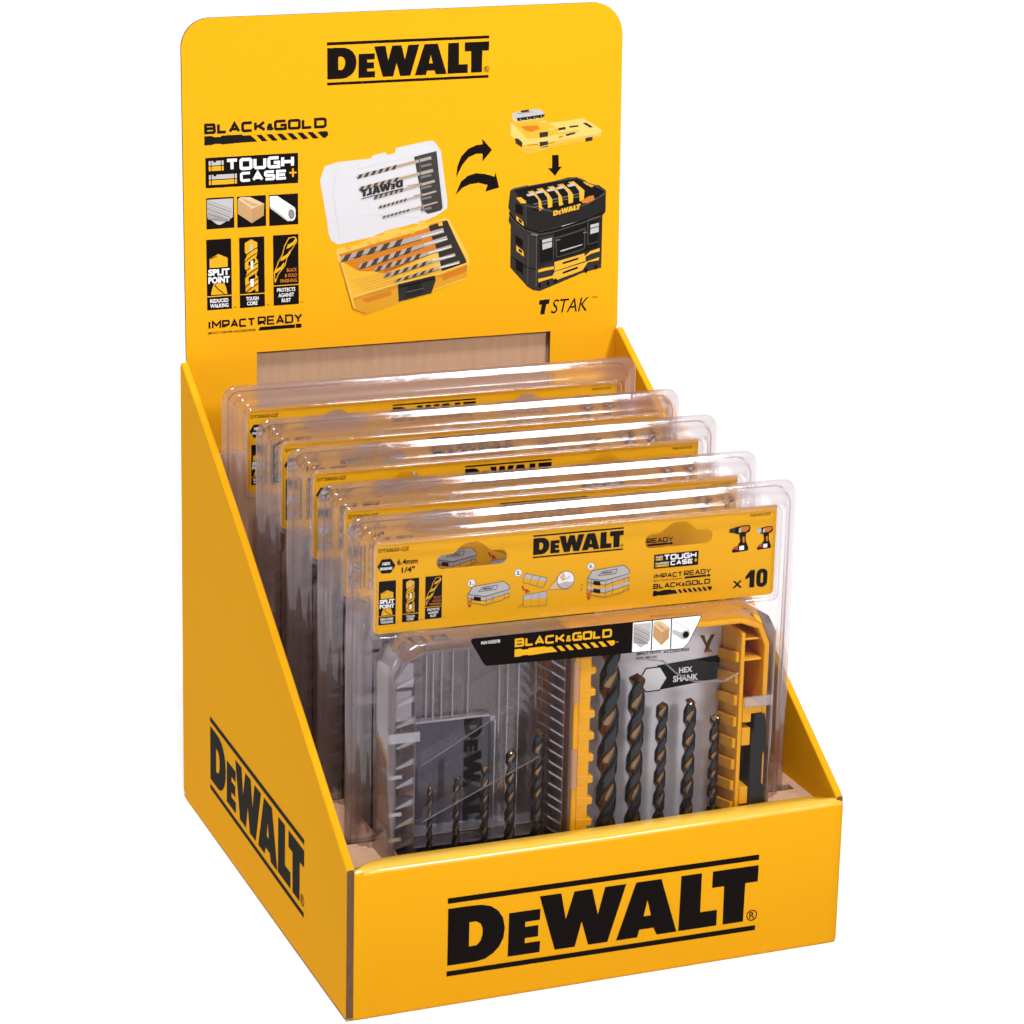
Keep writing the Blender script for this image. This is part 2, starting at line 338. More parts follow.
HEADER_PICTURE=[
('black',[(183.3,395.1),(184.1,402.4),(186.8,408.7),(191.6,413.3),(196.8,415.2),(201.3,415.6),(200.6,419.3),(207.6,411.7),(201.2,404.7),(201.2,409.6),(196.8,409.8),(191.6,407.7),(187.9,403.8),(185.1,399.1)]),
('black',[(182.8,384.1),(186.6,392.5),(191.4,396.0),(196.9,397.3),(203.0,396.4),(209.5,394.4),(210.1,397.2),(212.7,387.2),(203.3,385.1),(204.8,389.3),(198.7,391.0),(192.6,390.5),(187.4,388.4)]),
('black',[(249.1,406.1),(253.7,405.9),(253.9,398.2),(256.0,398.2),(251.3,392.5),(246.4,397.6),(249.3,397.6)]),
('lid',[(95.4,407.3),(104.1,409.6),(126.2,410.6),(126.8,412.4),(135.6,414.0),(136.7,412.2),(142.0,413.1),(142.6,416.4),(163.8,419.7),(168.0,419.5),(172.7,413.1),(177.4,380.2),(177.1,375.7),(169.9,371.6),(161.6,368.7),(159.2,366.6),(154.5,367.5),(132.0,362.7),(127.3,360.8),(116.7,359.2),(103.8,357.3),(99.8,359.8),(97.8,363.8),(96.9,371.7),(93.6,390.8),(92.2,398.6)]),
('lightgrey',[(93.6,394.1),(102.9,394.5),(103.1,394.0),(93.8,393.7)]),
('lightgrey',[(116.9,409.4),(117.4,405.0),(117.7,404.5),(117.1,409.0)]),
('lightgrey',[(117.4,405.0),(154.4,410.7),(154.6,410.3),(117.7,404.5)]),
('lightgrey',[(96.9,371.7),(123.8,375.6),(124.0,375.1),(97.2,371.2)]),
('lightgrey',[(123.8,375.6),(159.2,371.1),(159.4,370.7),(124.0,375.1)]),
('lightgrey',[(142.6,416.4),(163.8,419.4),(164.1,418.9),(142.8,415.9)]),
('lightgrey',[(163.8,419.4),(171.0,413.2),(171.2,412.7),(164.1,418.9)]),
('lightgrey',[(171.0,413.2),(174.7,377.0),(174.9,376.5),(171.2,412.7)]),
('lightgrey',[(104.1,409.6),(100.5,390.4),(100.8,389.9),(104.3,409.1)]),
('lightgrey',[(100.5,390.4),(105.0,361.1),(105.3,360.6),(100.8,389.9)]),
('grey2',[(154.7,410.1),(159.1,411.0),(169.8,413.0),(174.1,376.4),(172.9,374.8),(164.0,373.1),(161.6,375.5)]),
('bodyshade',[(102.9,352.3),(111.9,324.6),(122.5,311.3),(190.5,329.3),(192.9,341.7),(191.1,334.4),(122.5,315.3),(113.6,319.4),(105.0,346.5)]),
('bodypale',[(103.3,355.0),(116.7,356.4),(127.3,361.0),(134.4,361.5),(134.9,364.2),(144.4,365.9),(145.6,363.9),(156.8,365.7),(158.0,369.0),(161.6,369.3),(162.8,367.0),(175.9,370.1),(178.9,368.8),(191.6,345.2),(192.9,341.7),(190.5,329.3),(122.5,311.3),(113.6,315.4),(103.8,346.6),(102.4,352.3)]),
('bodyshade',[(113.7,322.2),(143.8,329.1),(171.3,333.5),(191.4,339.5),(190.8,330.4),(122.5,311.3),(115.2,315.8)]),
('body',[(106.1,347.6),(127.2,338.8),(154.5,343.2),(180.9,336.2),(171.3,334.0),(142.6,330.3),(113.7,324.5)]),
('orange',[(104.4,351.0),(164.0,364.1),(165.2,366.3),(175.9,368.4),(190.5,341.9),(180.9,336.2),(171.2,347.7),(164.0,346.5),(135.5,336.5),(127.2,338.8),(117.8,339.4),(108.5,345.1)]),
('dark',[(164.6,365.2),(177.1,368.3),(191.1,339.5),(173.6,335.6),(171.2,347.7),(167.0,357.1)]),
('dark',[(143.8,329.1),(168.9,333.1),(169.5,329.6),(166.5,321.8),(144.4,317.7)]),
('dark2',[(150.9,328.6),(159.3,330.3),(161.1,322.2),(148.6,320.2)]),
('orange',[(119.5,321.2),(139.1,325.8),(139.7,322.6),(122.5,318.7)]),
('orange',[(173.7,332.7),(190.5,337.9),(191.1,334.4),(174.9,329.8)]),
('steel',[(116.3,399.3),(118.1,398.3),(144.0,403.4),(143.9,403.6),(166.5,408.0),(166.0,409.9),(143.4,405.5),(143.3,405.8),(117.4,400.7)]),
('darkbit',[(116.6,398.1),(119.1,398.5),(120.5,401.3),(118.2,400.9)]),
('darkbit',[(121.1,398.9),(123.6,399.4),(125.0,402.2),(122.8,401.8)]),
('darkbit',[(125.7,399.8),(128.2,400.3),(129.6,403.1),(127.3,402.7)]),
('darkbit',[(130.2,400.7),(132.8,401.2),(134.2,404.0),(131.9,403.6)]),
('darkbit',[(134.8,401.6),(137.3,402.1),(138.7,404.9),(136.4,404.4)]),
('darkbit',[(139.4,402.5),(141.9,403.0),(143.3,405.8),(141.0,405.3)]),
('steel',[(117.4,391.6),(119.2,390.7),(145.1,395.4),(145.1,395.7),(167.7,399.8),(167.2,401.8),(144.6,397.6),(144.5,397.9),(118.6,393.1)]),
('darkbit',[(117.7,390.4),(120.2,390.9),(121.6,393.7),(119.4,393.2)]),
('darkbit',[(122.3,391.3),(124.8,391.7),(126.2,394.5),(123.9,394.1)]),
('darkbit',[(126.8,392.1),(129.3,392.5),(130.8,395.3),(128.5,394.9)]),
('darkbit',[(131.4,392.9),(133.9,393.4),(135.3,396.2),(133.0,395.8)]),
('darkbit',[(136.0,393.8),(138.5,394.2),(139.9,397.0),(137.6,396.6)]),
('darkbit',[(140.5,394.6),(143.1,395.1),(144.5,397.9),(142.2,397.4)]),
('steel',[(127.3,385.5),(128.8,384.7),(148.2,388.7),(148.1,388.9),(168.9,393.2),(168.4,394.8),(147.7,390.5),(147.6,390.7),(128.3,386.7)]),
('darkbit',[(127.6,384.5),(129.5,384.9),(130.5,387.1),(128.8,386.8)]),
('darkbit',[(131.0,385.2),(132.9,385.6),(133.9,387.9),(132.2,387.5)]),
('darkbit',[(134.5,385.9),(136.3,386.3),(137.3,388.6),(135.6,388.2)]),
('darkbit',[(137.9,386.6),(139.8,387.0),(140.8,389.3),(139.0,388.9)]),
('darkbit',[(141.3,387.3),(143.2,387.7),(144.2,390.0),(142.5,389.6)]),
('darkbit',[(144.8,388.0),(146.7,388.4),(147.6,390.7),(145.9,390.3)]),
('steel',[(130.6,379.2),(132.0,378.7),(150.3,382.5),(150.2,382.7),(169.8,386.8),(169.4,388.0),(149.9,383.9),(149.8,384.1),(131.5,380.2)]),
('darkbit',[(130.8,378.4),(132.4,378.8),(133.2,380.6),(131.8,380.3)]),
('darkbit',[(133.6,379.0),(135.1,379.3),(135.9,381.1),(134.5,380.9)]),
('darkbit',[(136.4,379.6),(137.9,379.9),(138.7,381.7),(137.3,381.4)]),
('darkbit',[(139.2,380.2),(140.7,380.5),(141.5,382.3),(140.1,382.0)]),
('darkbit',[(141.9,380.8),(143.5,381.1),(144.3,382.9),(142.9,382.6)]),
('darkbit',[(144.7,381.4),(146.2,381.7),(147.0,383.5),(145.6,383.2)]),
('darkbit',[(147.5,381.9),(149.0,382.3),(149.8,384.1),(148.4,383.8)]),
('steel',[(133.2,372.8),(134.5,372.3),(152.0,375.9),(151.9,376.0),(170.6,379.9),(170.3,380.9),(151.6,377.1),(151.6,377.2),(134.1,373.7)]),
('darkbit',[(133.4,372.1),(134.8,372.4),(135.6,374.0),(134.3,373.7)]),
('darkbit',[(136.0,372.7),(137.5,372.9),(138.3,374.5),(137.0,374.2)]),
('darkbit',[(138.7,373.2),(140.1,373.5),(140.9,375.1),(139.6,374.8)]),
('darkbit',[(141.3,373.7),(142.8,374.0),(143.6,375.6),(142.3,375.3)]),
('darkbit',[(144.0,374.3),(145.4,374.6),(146.3,376.1),(144.9,375.9)]),
('darkbit',[(146.6,374.8),(148.1,375.1),(148.9,376.7),(147.6,376.4)]),
('darkbit',[(149.3,375.4),(150.8,375.7),(151.6,377.2),(150.3,377.0)]),
('steel',[(105.0,347.6),(107.6,346.2),(148.6,354.6),(148.5,355.0),(175.2,360.5),(174.3,363.5),(147.6,358.0),(147.5,358.4),(106.5,349.9)]),
('darkbit',[(105.5,345.8),(110.2,346.7),(113.0,351.3),(108.7,350.4)]),
('darkbit',[(114.1,347.5),(118.8,348.5),(121.6,353.1),(117.3,352.2)]),
('darkbit',[(122.7,349.3),(127.4,350.3),(130.2,354.8),(125.9,353.9)]),
('darkbit',[(131.3,351.1),(136.0,352.0),(138.8,356.6),(134.5,355.7)]),
('darkbit',[(139.9,352.8),(144.7,353.8),(147.5,358.4),(143.2,357.5)]),
('steel',[(117.2,342.1),(119.6,340.9),(154.8,349.6),(154.7,350.0),(177.6,355.7),(176.7,358.3),(153.8,352.6),(153.7,352.9),(118.5,344.2)]),
('darkbit',[(117.8,340.4),(121.9,341.4),(124.1,345.5),(120.4,344.6)]),
('darkbit',[(125.2,342.3),(129.2,343.3),(131.4,347.4),(127.8,346.5)]),
('darkbit',[(132.6,344.1),(136.6,345.1),(138.8,349.2),(135.1,348.3)]),
('darkbit',[(140.0,345.9),(144.0,347.0),(146.3,351.1),(142.6,350.2)]),
('darkbit',[(147.4,347.8),(151.5,348.8),(153.7,352.9),(150.0,352.0)]),
('steel',[(127.8,339.5),(129.8,338.6),(160.6,345.6),(160.5,345.8),(180.5,350.4),(179.8,352.5),(159.8,348.0),(159.8,348.2),(129.0,341.2)]),
('darkbit',[(128.3,338.2),(131.8,339.0),(133.9,342.3),(130.6,341.6)]),
('darkbit',[(134.7,339.7),(138.3,340.5),(140.3,343.8),(137.1,343.1)]),
('darkbit',[(141.2,341.1),(144.7,342.0),(146.8,345.3),(143.6,344.5)]),
('darkbit',[(147.6,342.6),(151.2,343.4),(153.3,346.7),(150.0,346.0)]),
('darkbit',[(154.1,344.1),(157.7,344.9),(159.8,348.2),(156.5,347.5)]),
('steel',[(133.7,334.9),(135.6,334.0),(164.3,340.4),(164.3,340.7),(182.9,344.8),(182.3,346.8),(163.6,342.6),(163.6,342.9),(134.8,336.5)]),
('darkbit',[(134.1,333.7),(137.4,334.5),(139.4,337.5),(136.4,336.8)]),
('darkbit',[(140.1,335.1),(143.5,335.8),(145.4,338.8),(142.4,338.2)]),
('darkbit',[(146.2,336.4),(149.5,337.1),(151.4,340.2),(148.4,339.5)]),
('darkbit',[(152.2,337.7),(155.5,338.5),(157.5,341.5),(154.5,340.9)]),
('darkbit',[(158.3,339.1),(161.6,339.8),(163.6,342.9),(160.5,342.2)]),
('steel',[(141.2,331.2),(142.8,330.5),(169.0,336.2),(168.9,336.4),(185.9,340.0),(185.4,341.6),(168.4,338.0),(168.4,338.2),(142.2,332.5)]),
('darkbit',[(141.5,330.2),(144.5,330.9),(146.4,333.4),(143.6,332.8)]),
('darkbit',[(147.0,331.4),(150.0,332.1),(151.9,334.6),(149.1,334.0)]),
('darkbit',[(152.5,332.6),(155.5,333.2),(157.4,335.8),(154.6,335.2)]),
('darkbit',[(158.0,333.8),(161.0,334.4),(162.9,337.0),(160.1,336.4)]),
('darkbit',[(163.5,335.0),(166.5,335.6),(168.4,338.2),(165.6,337.6)]),
('paleyel',[(219.9,428.2),(224.5,429.4),(243.9,428.7),(245.4,426.9),(256.4,427.4),(270.4,428.9),(283.6,420.6),(282.5,415.9),(267.5,413.0),(246.4,410.5),(240.2,408.3),(233.3,406.9),(228.2,409.4),(227.8,413.7),(220.3,419.9)]),
('body',[(228.1,413.7),(240.2,413.0),(253.4,415.2),(282.4,418.1),(282.1,415.5),(267.5,413.0),(246.4,410.5),(240.2,408.3),(233.3,406.9),(228.6,409.0)]),
('body',[(221.0,428.8),(232.0,417.5),(240.1,417.7),(253.3,419.6),(253.3,422.8),(245.4,426.9),(232.2,428.6)]),
('orange',[(227.2,425.6),(238.5,425.8),(240.8,423.5),(233.9,421.7),(230.4,422.9)]),
('paleyel',[(220.6,434.2),(226.7,435.7),(238.3,436.4),(241.8,435.3),(243.8,430.9),(238.4,427.6),(226.9,425.3),(221.4,428.4)]),
('silver',[(221.0,433.8),(226.7,435.7),(238.3,436.4),(241.5,435.2),(243.8,431.6),(242.3,430.6),(224.5,429.0),(221.4,432.0)]),
('body',[(221.4,430.2),(224.5,428.6),(242.7,430.4),(243.9,429.8),(238.4,427.6),(226.9,425.3),(221.8,428.1)]),
('dark',[(226.7,435.7),(232.5,436.3),(232.8,434.8),(227.5,434.5)]),
('dark',[(240.1,421.0),(246.1,421.4),(246.0,418.2),(240.3,417.7)]),
('dark',[(240.2,414.9),(246.2,415.3),(246.0,411.6),(240.4,411.2)]),
('dark',[(272.2,416.6),(277.3,417.2),(277.1,414.0),(272.3,413.4)]),
('dark',[(270.3,425.4),(272.4,425.9),(277.4,422.7),(275.2,422.4)]),
('dark',[(223.1,418.3),(225.8,417.8),(228.4,415.1),(228.2,412.2),(223.9,415.0)]),
('dark',[(252.9,423.2),(258.0,423.8),(258.4,422.2),(253.3,421.8)]),
('dark',[(260.7,424.1),(267.0,424.5),(267.2,423.4),(261.1,423.0)]),
('dark',[(224.5,431.2),(243.4,432.7),(243.4,431.1),(224.9,429.3)]),
('dark',[(258.4,419.0),(265.1,420.1),(265.2,419.0),(258.8,417.7)]),
('dark',[(220.4,384.9),(222.8,386.1),(232.2,387.5),(233.6,386.8),(249.3,389.0),(253.1,389.6),(260.7,391.0),(266.5,390.8),(272.3,388.5),(279.1,385.0),(282.0,384.8),(287.3,381.0),(287.3,367.1),(285.2,364.5),(284.9,330.2),(271.4,327.5),(251.2,320.8),(241.6,317.7),(236.8,318.7),(233.0,321.2),(220.9,334.6),(220.9,362.3),(219.4,365.0),(220.3,371.2),(219.1,373.9)]),
('dark2',[(230.5,375.0),(253.4,368.7),(274.4,373.7),(286.9,379.6),(287.1,367.5),(270.8,362.7),(241.1,357.0),(230.6,360.8)]),
('black2',[(222.3,385.2),(249.3,388.3),(266.5,389.8),(280.1,383.6),(286.4,381.5),(282.1,376.3),(270.6,373.0),(253.4,369.6),(242.8,372.5),(230.4,376.3)]),
('dark2',[(239.3,354.9),(251.2,356.8),(270.8,361.8),(284.7,365.4),(284.2,342.9),(273.1,341.0),(251.5,336.1),(239.5,333.3)]),
('black2',[(241.2,352.0),(250.7,353.7),(251.0,337.9),(241.4,335.9)]),
('black2',[(251.2,355.4),(273.7,360.7),(282.4,362.0),(282.2,344.0),(273.1,341.9),(251.9,337.4)]),
('grey2',[(251.7,352.3),(267.0,355.8),(273.3,357.6),(273.2,343.7),(270.1,342.1),(252.9,338.7)]),
('black2',[(252.9,351.3),(270.9,355.5),(272.3,355.9),(272.2,344.2),(270.1,343.4),(253.6,339.6)]),
('body',[(224.5,379.8),(227.6,380.1),(231.4,377.2),(231.2,375.8),(227.6,376.1)]),
('body',[(224.7,368.2),(229.6,363.9),(230.1,360.3),(224.9,364.2)]),
('body',[(224.9,348.8),(229.8,344.7),(230.4,341.1),(225.1,345.1)]),
('body',[(270.8,387.3),(274.2,388.0),(279.1,384.6),(277.2,383.6),(273.3,385.4)]),
('body',[(240.3,331.9),(245.3,332.9),(251.0,333.4),(251.5,330.7),(273.6,335.7),(273.1,338.7),(276.9,341.6),(283.5,343.4),(283.5,341.2),(277.0,339.8),(273.6,338.2),(273.6,335.5),(252.0,330.2),(251.0,331.6),(240.3,330.1)]),
('body',[(251.5,336.1),(272.6,340.5),(273.6,335.5),(252.0,330.2)]),
('body',[(240.4,325.9),(250.1,327.2),(252.0,329.8),(273.2,334.6),(283.0,337.3),(283.0,335.3),(275.1,334.5),(271.3,329.3),(251.9,323.9),(250.6,325.8),(240.4,323.6)]),
('body',[(251.6,329.8),(272.4,334.2),(271.3,329.8),(251.9,324.4)]),
('black',[(257.2,335.5),(268.3,338.1),(268.5,336.9),(257.5,334.3)]),
('black',[(257.3,329.2),(267.9,332.1),(268.2,330.8),(257.6,328.0)]),
('black',[(226.3,366.4),(228.7,364.4),(228.7,362.7),(226.3,364.6)]),
('black',[(226.5,346.9),(228.9,345.0),(228.9,343.2),(226.5,345.1)]),
('body',[(232.3,383.3),(236.0,383.8),(243.7,377.3),(243.3,371.1),(240.5,370.4),(239.9,376.6)]),
('silver',[(231.3,381.6),(236.1,382.4),(240.4,377.5),(239.8,374.4),(235.7,376.5)]),
('black2',[(232.3,380.2),(237.0,380.8),(239.9,377.4),(240.0,370.4),(236.2,371.1),(236.0,375.1)]),
('body',[(238.4,384.7),(242.2,385.2),(249.9,378.7),(249.5,372.5),(246.7,371.8),(246.1,378.1)]),
('silver',[(237.5,383.0),(242.2,383.8),(246.6,378.9),(245.9,375.8),(241.8,377.9)]),
('black2',[(238.4,381.6),(243.2,382.2),(246.1,378.8),(246.2,371.8),(242.4,372.5),(242.1,376.5)]),
('body',[(246.0,385.6),(249.8,386.1),(257.5,379.6),(257.2,373.4),(254.3,372.7),(253.7,378.9)]),
('silver',[(245.1,383.9),(249.8,384.7),(254.2,379.8),(253.6,376.7),(249.4,378.7)]),
('black2',[(246.0,382.5),(250.8,383.1),(253.7,379.6),(253.8,372.7),(250.0,373.4),(249.7,377.4)]),
('body',[(252.7,386.7),(256.5,387.2),(264.2,380.7),(263.9,374.5),(261.0,373.8),(260.4,380.0)]),
('silver',[(251.7,385.0),(256.5,385.8),(260.9,380.9),(260.3,377.8),(256.1,379.9)]),
('black2',[(252.7,383.6),(257.5,384.2),(260.4,380.8),(260.5,373.8),(256.7,374.5),(256.4,378.5)]),
('body',[(260.3,387.9),(264.1,388.4),(271.9,381.9),(271.5,375.6),(268.6,374.9),(268.1,381.2)]),
('silver',[(259.4,386.2),(264.1,387.0),(268.5,382.1),(267.9,379.0),(263.7,381.0)]),
('black2',[(260.3,384.8),(265.1,385.4),(268.1,381.9),(268.2,374.9),(264.3,375.6),(264.1,379.7)]),
('silver',[(242.9,351.2),(249.8,352.4),(249.7,346.1),(243.2,344.7)]),
('silver',[(276.6,358.9),(282.6,360.0),(282.5,354.0),(276.7,352.8)]),
('grey2',[(243.0,349.2),(249.8,350.3),(249.8,349.7),(243.0,348.5)]),
('grey2',[(276.7,356.9),(282.6,358.0),(282.6,357.4),(276.7,356.2)]),
('silver',[(255.7,343.5),(271.0,346.7),(271.0,346.1),(255.9,342.6)]),
('silver',[(256.4,359.6),(268.9,361.9),(268.9,361.2),(256.9,358.6)]),
('orange',[(269.6,375.3),(274.4,377.7),(278.2,378.4),(279.2,375.6),(274.4,373.7),(270.6,373.5)]),
('rim',[(220.9,384.7),(232.7,386.7),(232.6,387.1),(220.8,385.2)]),
('rim',[(232.7,386.7),(249.3,388.6),(249.2,389.0),(232.6,387.1)]),
('rim',[(249.3,388.6),(266.0,390.3),(266.0,390.7),(249.3,389.0)]),
('rim',[(265.9,390.3),(279.0,384.4),(279.2,384.8),(266.1,390.7)]),
('rim',[(279.0,384.4),(286.6,380.4),(286.8,380.7),(279.2,384.8)]),
('rim',[(230.6,374.2),(242.8,371.0),(242.9,371.5),(230.7,374.7)]),
('rim',[(242.8,371.0),(253.3,368.0),(253.5,368.5),(242.9,371.5)]),
('rim',[(253.5,368.0),(274.5,372.8),(274.4,373.3),(253.3,368.5)]),
('rim',[(274.6,372.8),(286.7,378.9),(286.4,379.4),(274.3,373.3)]),
('black',[(219.3,370.5),(222.6,365.9),(223.4,366.4),(220.1,371.0)]),
('black',[(222.7,365.8),(230.3,359.5),(230.9,360.2),(223.3,366.5)]),
('black',[(230.5,359.4),(241.0,355.7),(241.3,356.5),(230.8,360.3)]),
('black',[(241.3,355.6),(251.7,357.0),(251.5,357.9),(241.0,356.5)]),
('black',[(251.8,357.0),(270.9,361.5),(270.6,362.4),(251.5,357.9)]),
('black',[(271.0,361.6),(286.9,366.5),(286.5,367.3),(270.6,362.4)]),
('rim',[(219.6,369.4),(222.8,364.7),(223.1,364.9),(219.9,369.5)]),
('rim',[(222.9,364.7),(230.5,358.3),(230.8,358.6),(223.1,364.9)]),
('rim',[(230.6,358.3),(241.1,354.7),(241.2,355.1),(230.7,358.6)]),
('rim',[(241.2,354.7),(251.7,356.0),(251.6,356.4),(241.1,355.1)]),
('rim',[(251.7,356.0),(270.9,360.5),(270.7,360.9),(251.6,356.4)]),
('rim',[(270.9,360.5),(285.3,364.5),(285.2,364.8),(270.7,360.9)]),
('black',[(221.0,341.5),(232.7,333.5),(233.0,334.0),(221.3,342.0)]),
('black',[(232.8,333.5),(239.3,331.7),(239.4,332.3),(232.9,334.1)]),
('rim',[(230.8,374.1),(231.4,361.6),(231.7,361.6),(231.2,374.1)]),
('rim',[(238.8,354.7),(238.7,320.8),(239.2,320.8),(239.3,354.7)]),
('rim',[(232.8,355.3),(232.8,323.0),(233.2,323.0),(233.2,355.2)]),
('edge',[(234.9,355.0),(239.7,354.1),(239.8,355.2),(235.0,356.1)]),
('rim',[(241.2,351.9),(250.8,353.5),(250.7,353.8),(241.1,352.2)]),
('rim',[(250.5,353.7),(250.8,338.0),(251.1,337.9),(250.9,353.7)]),
('rim',[(274.7,362.2),(283.4,364.2),(283.2,364.6),(274.6,362.7)]),
('rim',[(274.5,360.7),(274.7,346.3),(275.1,346.2),(274.9,360.6)]),
('rim',[(275.0,346.1),(282.3,347.6),(282.2,347.9),(274.9,346.4)]),
('edge',[(252.9,350.1),(255.6,350.3),(255.5,350.9),(252.8,350.7)]),
('edge',[(271.8,353.7),(274.3,354.1),(274.1,354.7),(271.6,354.3)]),
('black',[(224.0,376.3),(229.0,374.2),(229.1,368.0),(224.1,370.5)]),
('black',[(224.2,355.8),(229.3,351.9),(229.4,346.6),(224.3,350.3)]),
('black',[(224.7,340.2),(229.7,336.7),(229.8,329.5),(224.7,333.4)]),
('black',[(240.6,322.5),(242.3,322.9),(242.4,320.2),(240.7,319.7)]),
('black',[(246.4,323.8),(248.1,324.3),(248.1,321.5),(246.4,321.1)]),
('black',[(251.6,325.1),(253.3,325.5),(253.4,322.8),(251.7,322.4)]),
('black',[(273.2,330.3),(275.0,330.7),(275.0,328.0),(273.3,327.6)]),
('black',[(280.0,331.9),(281.7,332.4),(281.8,329.6),(280.0,329.2)]),
('edge',[(236.4,374.6),(239.8,375.1),(239.7,375.7),(236.3,375.2)]),
('edge',[(236.4,372.9),(239.8,373.4),(239.7,373.9),(236.3,373.3)]),
('brass',[(232.9,382.7),(236.3,383.2),(236.2,383.7),(232.8,383.1)]),
('edge',[(242.6,376.0),(246.0,376.6),(245.9,377.1),(242.4,376.6)]),
('edge',[(242.6,374.3),(246.0,374.8),(245.9,375.3),(242.5,374.8)]),
('brass',[(239.0,384.1),(242.5,384.6),(242.3,385.1),(238.9,384.6)]),
('edge',[(250.2,376.9),(253.6,377.4),(253.5,378.0),(250.1,377.5)]),
('edge',[(250.2,375.2),(253.6,375.7),(253.5,376.1),(250.1,375.6)]),
('brass',[(246.6,385.0),(250.1,385.5),(249.9,386.0),(246.5,385.4)]),
('edge',[(256.9,378.0),(260.3,378.5),(260.2,379.1),(256.7,378.6)]),
('edge',[(256.9,376.3),(260.3,376.8),(260.2,377.2),(256.8,376.7)]),
('brass',[(253.3,386.1),(256.7,386.6),(256.6,387.1),(253.2,386.6)]),
('edge',[(264.5,379.2),(268.0,379.7),(267.8,380.2),(264.4,379.7)]),
('edge',[(264.5,377.4),(268.0,378.0),(267.9,378.4),(264.4,377.9)]),
('brass',[(260.9,387.3),(264.4,387.8),(264.3,388.2),(260.8,387.7)]),
('white',[(159.3,358.3),(174.2,361.2),(174.1,361.6),(159.2,358.7)]),
('dark',[(112.0,347.9),(159.3,356.7),(159.2,357.1),(111.9,348.2)]),
('white',[(161.7,353.6),(177.2,356.0),(177.1,356.4),(161.6,354.0)]),
('dark',[(123.8,341.7),(161.7,352.0),(161.6,352.4),(123.7,342.0)]),
('white',[(164.7,347.9),(179.6,350.6),(179.5,351.0),(164.6,348.4)]),
('dark',[(134.4,338.1),(164.7,346.6),(164.6,347.0),(134.3,338.5)]),
('white',[(167.1,343.0),(182.1,344.9),(182.0,345.4),(167.0,343.4)]),
('dark',[(139.1,334.4),(167.1,341.8),(167.0,342.1),(139.0,334.7)]),
('white',[(171.9,337.8),(185.1,339.9),(185.0,340.4),(171.8,338.2)]),
('dark',[(147.4,331.5),(171.9,336.7),(171.8,337.0),(147.3,331.9)]),
('rim',[(157.6,410.5),(160.1,375.6),(160.7,375.6),(158.2,410.5)]),
('edge',[(159.3,403.0),(166.4,404.1),(166.0,405.7),(158.9,404.5)]),
('brass',[(143.9,404.9),(156.2,407.2),(156.1,407.8),(143.7,405.4)]),
('edge',[(159.3,396.0),(166.4,397.2),(166.1,398.7),(159.0,397.6)]),
('brass',[(145.1,396.2),(157.4,399.1),(157.3,399.6),(144.9,396.8)]),
('edge',[(159.3,389.1),(166.5,390.2),(166.1,391.8),(159.0,390.6)]),
('brass',[(149.7,391.5),(159.2,392.8),(159.1,393.4),(149.6,392.0)]),
('edge',[(159.4,382.1),(166.5,383.2),(166.1,384.8),(159.0,383.6)]),
('brass',[(154.5,385.1),(161.0,386.0),(160.9,386.5),(154.4,385.7)]),
('edge',[(159.4,375.1),(166.5,376.2),(166.1,377.8),(159.0,376.7)]),
('brass',[(155.8,376.5),(161.7,378.9),(161.4,379.4),(155.5,377.0)]),
('brass',[(112.0,333.5),(137.9,337.9),(137.9,338.2),(111.9,333.7)]),
('brass',[(114.1,332.0),(139.6,336.7),(139.5,336.9),(114.0,332.2)]),
('brass',[(116.2,330.5),(141.2,335.4),(141.2,335.7),(116.1,330.7)]),
('brass',[(118.3,329.0),(142.9,334.2),(142.8,334.4),(118.2,329.2)]),
('brass',[(120.4,327.5),(144.6,332.9),(144.5,333.2),(120.4,327.7)]),
('brass',[(122.5,326.0),(146.2,331.7),(146.1,331.9),(122.5,326.2)]),
('brass',[(124.7,324.5),(147.9,330.4),(147.8,330.7),(124.6,324.7)]),
('body',[(109.9,354.1),(112.7,354.4),(112.3,356.7),(109.4,356.3)]),
('body',[(124.0,356.0),(126.8,356.3),(126.3,358.6),(123.5,358.2)]),
('body',[(129.9,357.0),(132.7,357.4),(132.2,359.6),(129.4,359.3)]),
('body',[(144.0,359.7),(146.9,360.1),(146.4,362.3),(143.6,362.0)]),
('body',[(152.3,360.9),(155.2,361.3),(154.7,363.5),(151.8,363.1)]),
('body',[(171.4,364.8),(174.2,365.1),(173.8,367.4),(170.9,367.0)]),
('bodyshade',[(104.7,346.5),(113.4,315.9),(113.9,316.0),(105.2,346.6)]),
('bodyshade',[(113.5,315.7),(122.4,311.6),(122.6,312.1),(113.7,316.2)]),
('bodypale',[(113.8,323.4),(142.8,329.3),(142.5,330.3),(113.5,324.4)]),
('bodypale',[(142.7,329.3),(171.4,333.8),(171.1,334.8),(142.5,330.3)]),
('bodypale',[(171.4,333.8),(191.9,339.6),(191.5,340.6),(171.1,334.8)]),
('black',[(144.5,327.0),(169.0,331.0),(168.8,331.7),(144.3,327.7)]),
('rim',[(149.8,323.3),(161.5,325.1),(161.4,325.6),(149.7,323.9)]),
('paleyel',[(228.2,411.7),(240.2,411.4),(240.2,411.8),(228.2,412.1)]),
('paleyel',[(240.3,411.4),(253.5,413.9),(253.4,414.4),(240.1,411.8)]),
('paleyel',[(253.5,413.9),(282.5,417.1),(282.4,417.6),(253.4,414.4)]),
('orange',[(231.7,413.0),(239.4,413.3),(239.4,414.0),(231.6,413.7)]),
('orange',[(246.5,413.5),(251.1,414.0),(251.0,414.6),(246.3,414.1)]),
('black',[(225.0,429.2),(227.7,429.5),(227.4,431.1),(224.7,430.8)]),
('silver',[(226.5,429.8),(227.1,429.9),(226.8,430.7),(226.3,430.6)]),
('black',[(229.8,429.6),(232.5,429.9),(232.2,431.5),(229.5,431.2)]),
('silver',[(231.3,430.2),(231.9,430.3),(231.6,431.1),(231.1,431.0)]),
('black',[(234.6,430.0),(237.3,430.3),(237.0,431.9),(234.3,431.6)]),
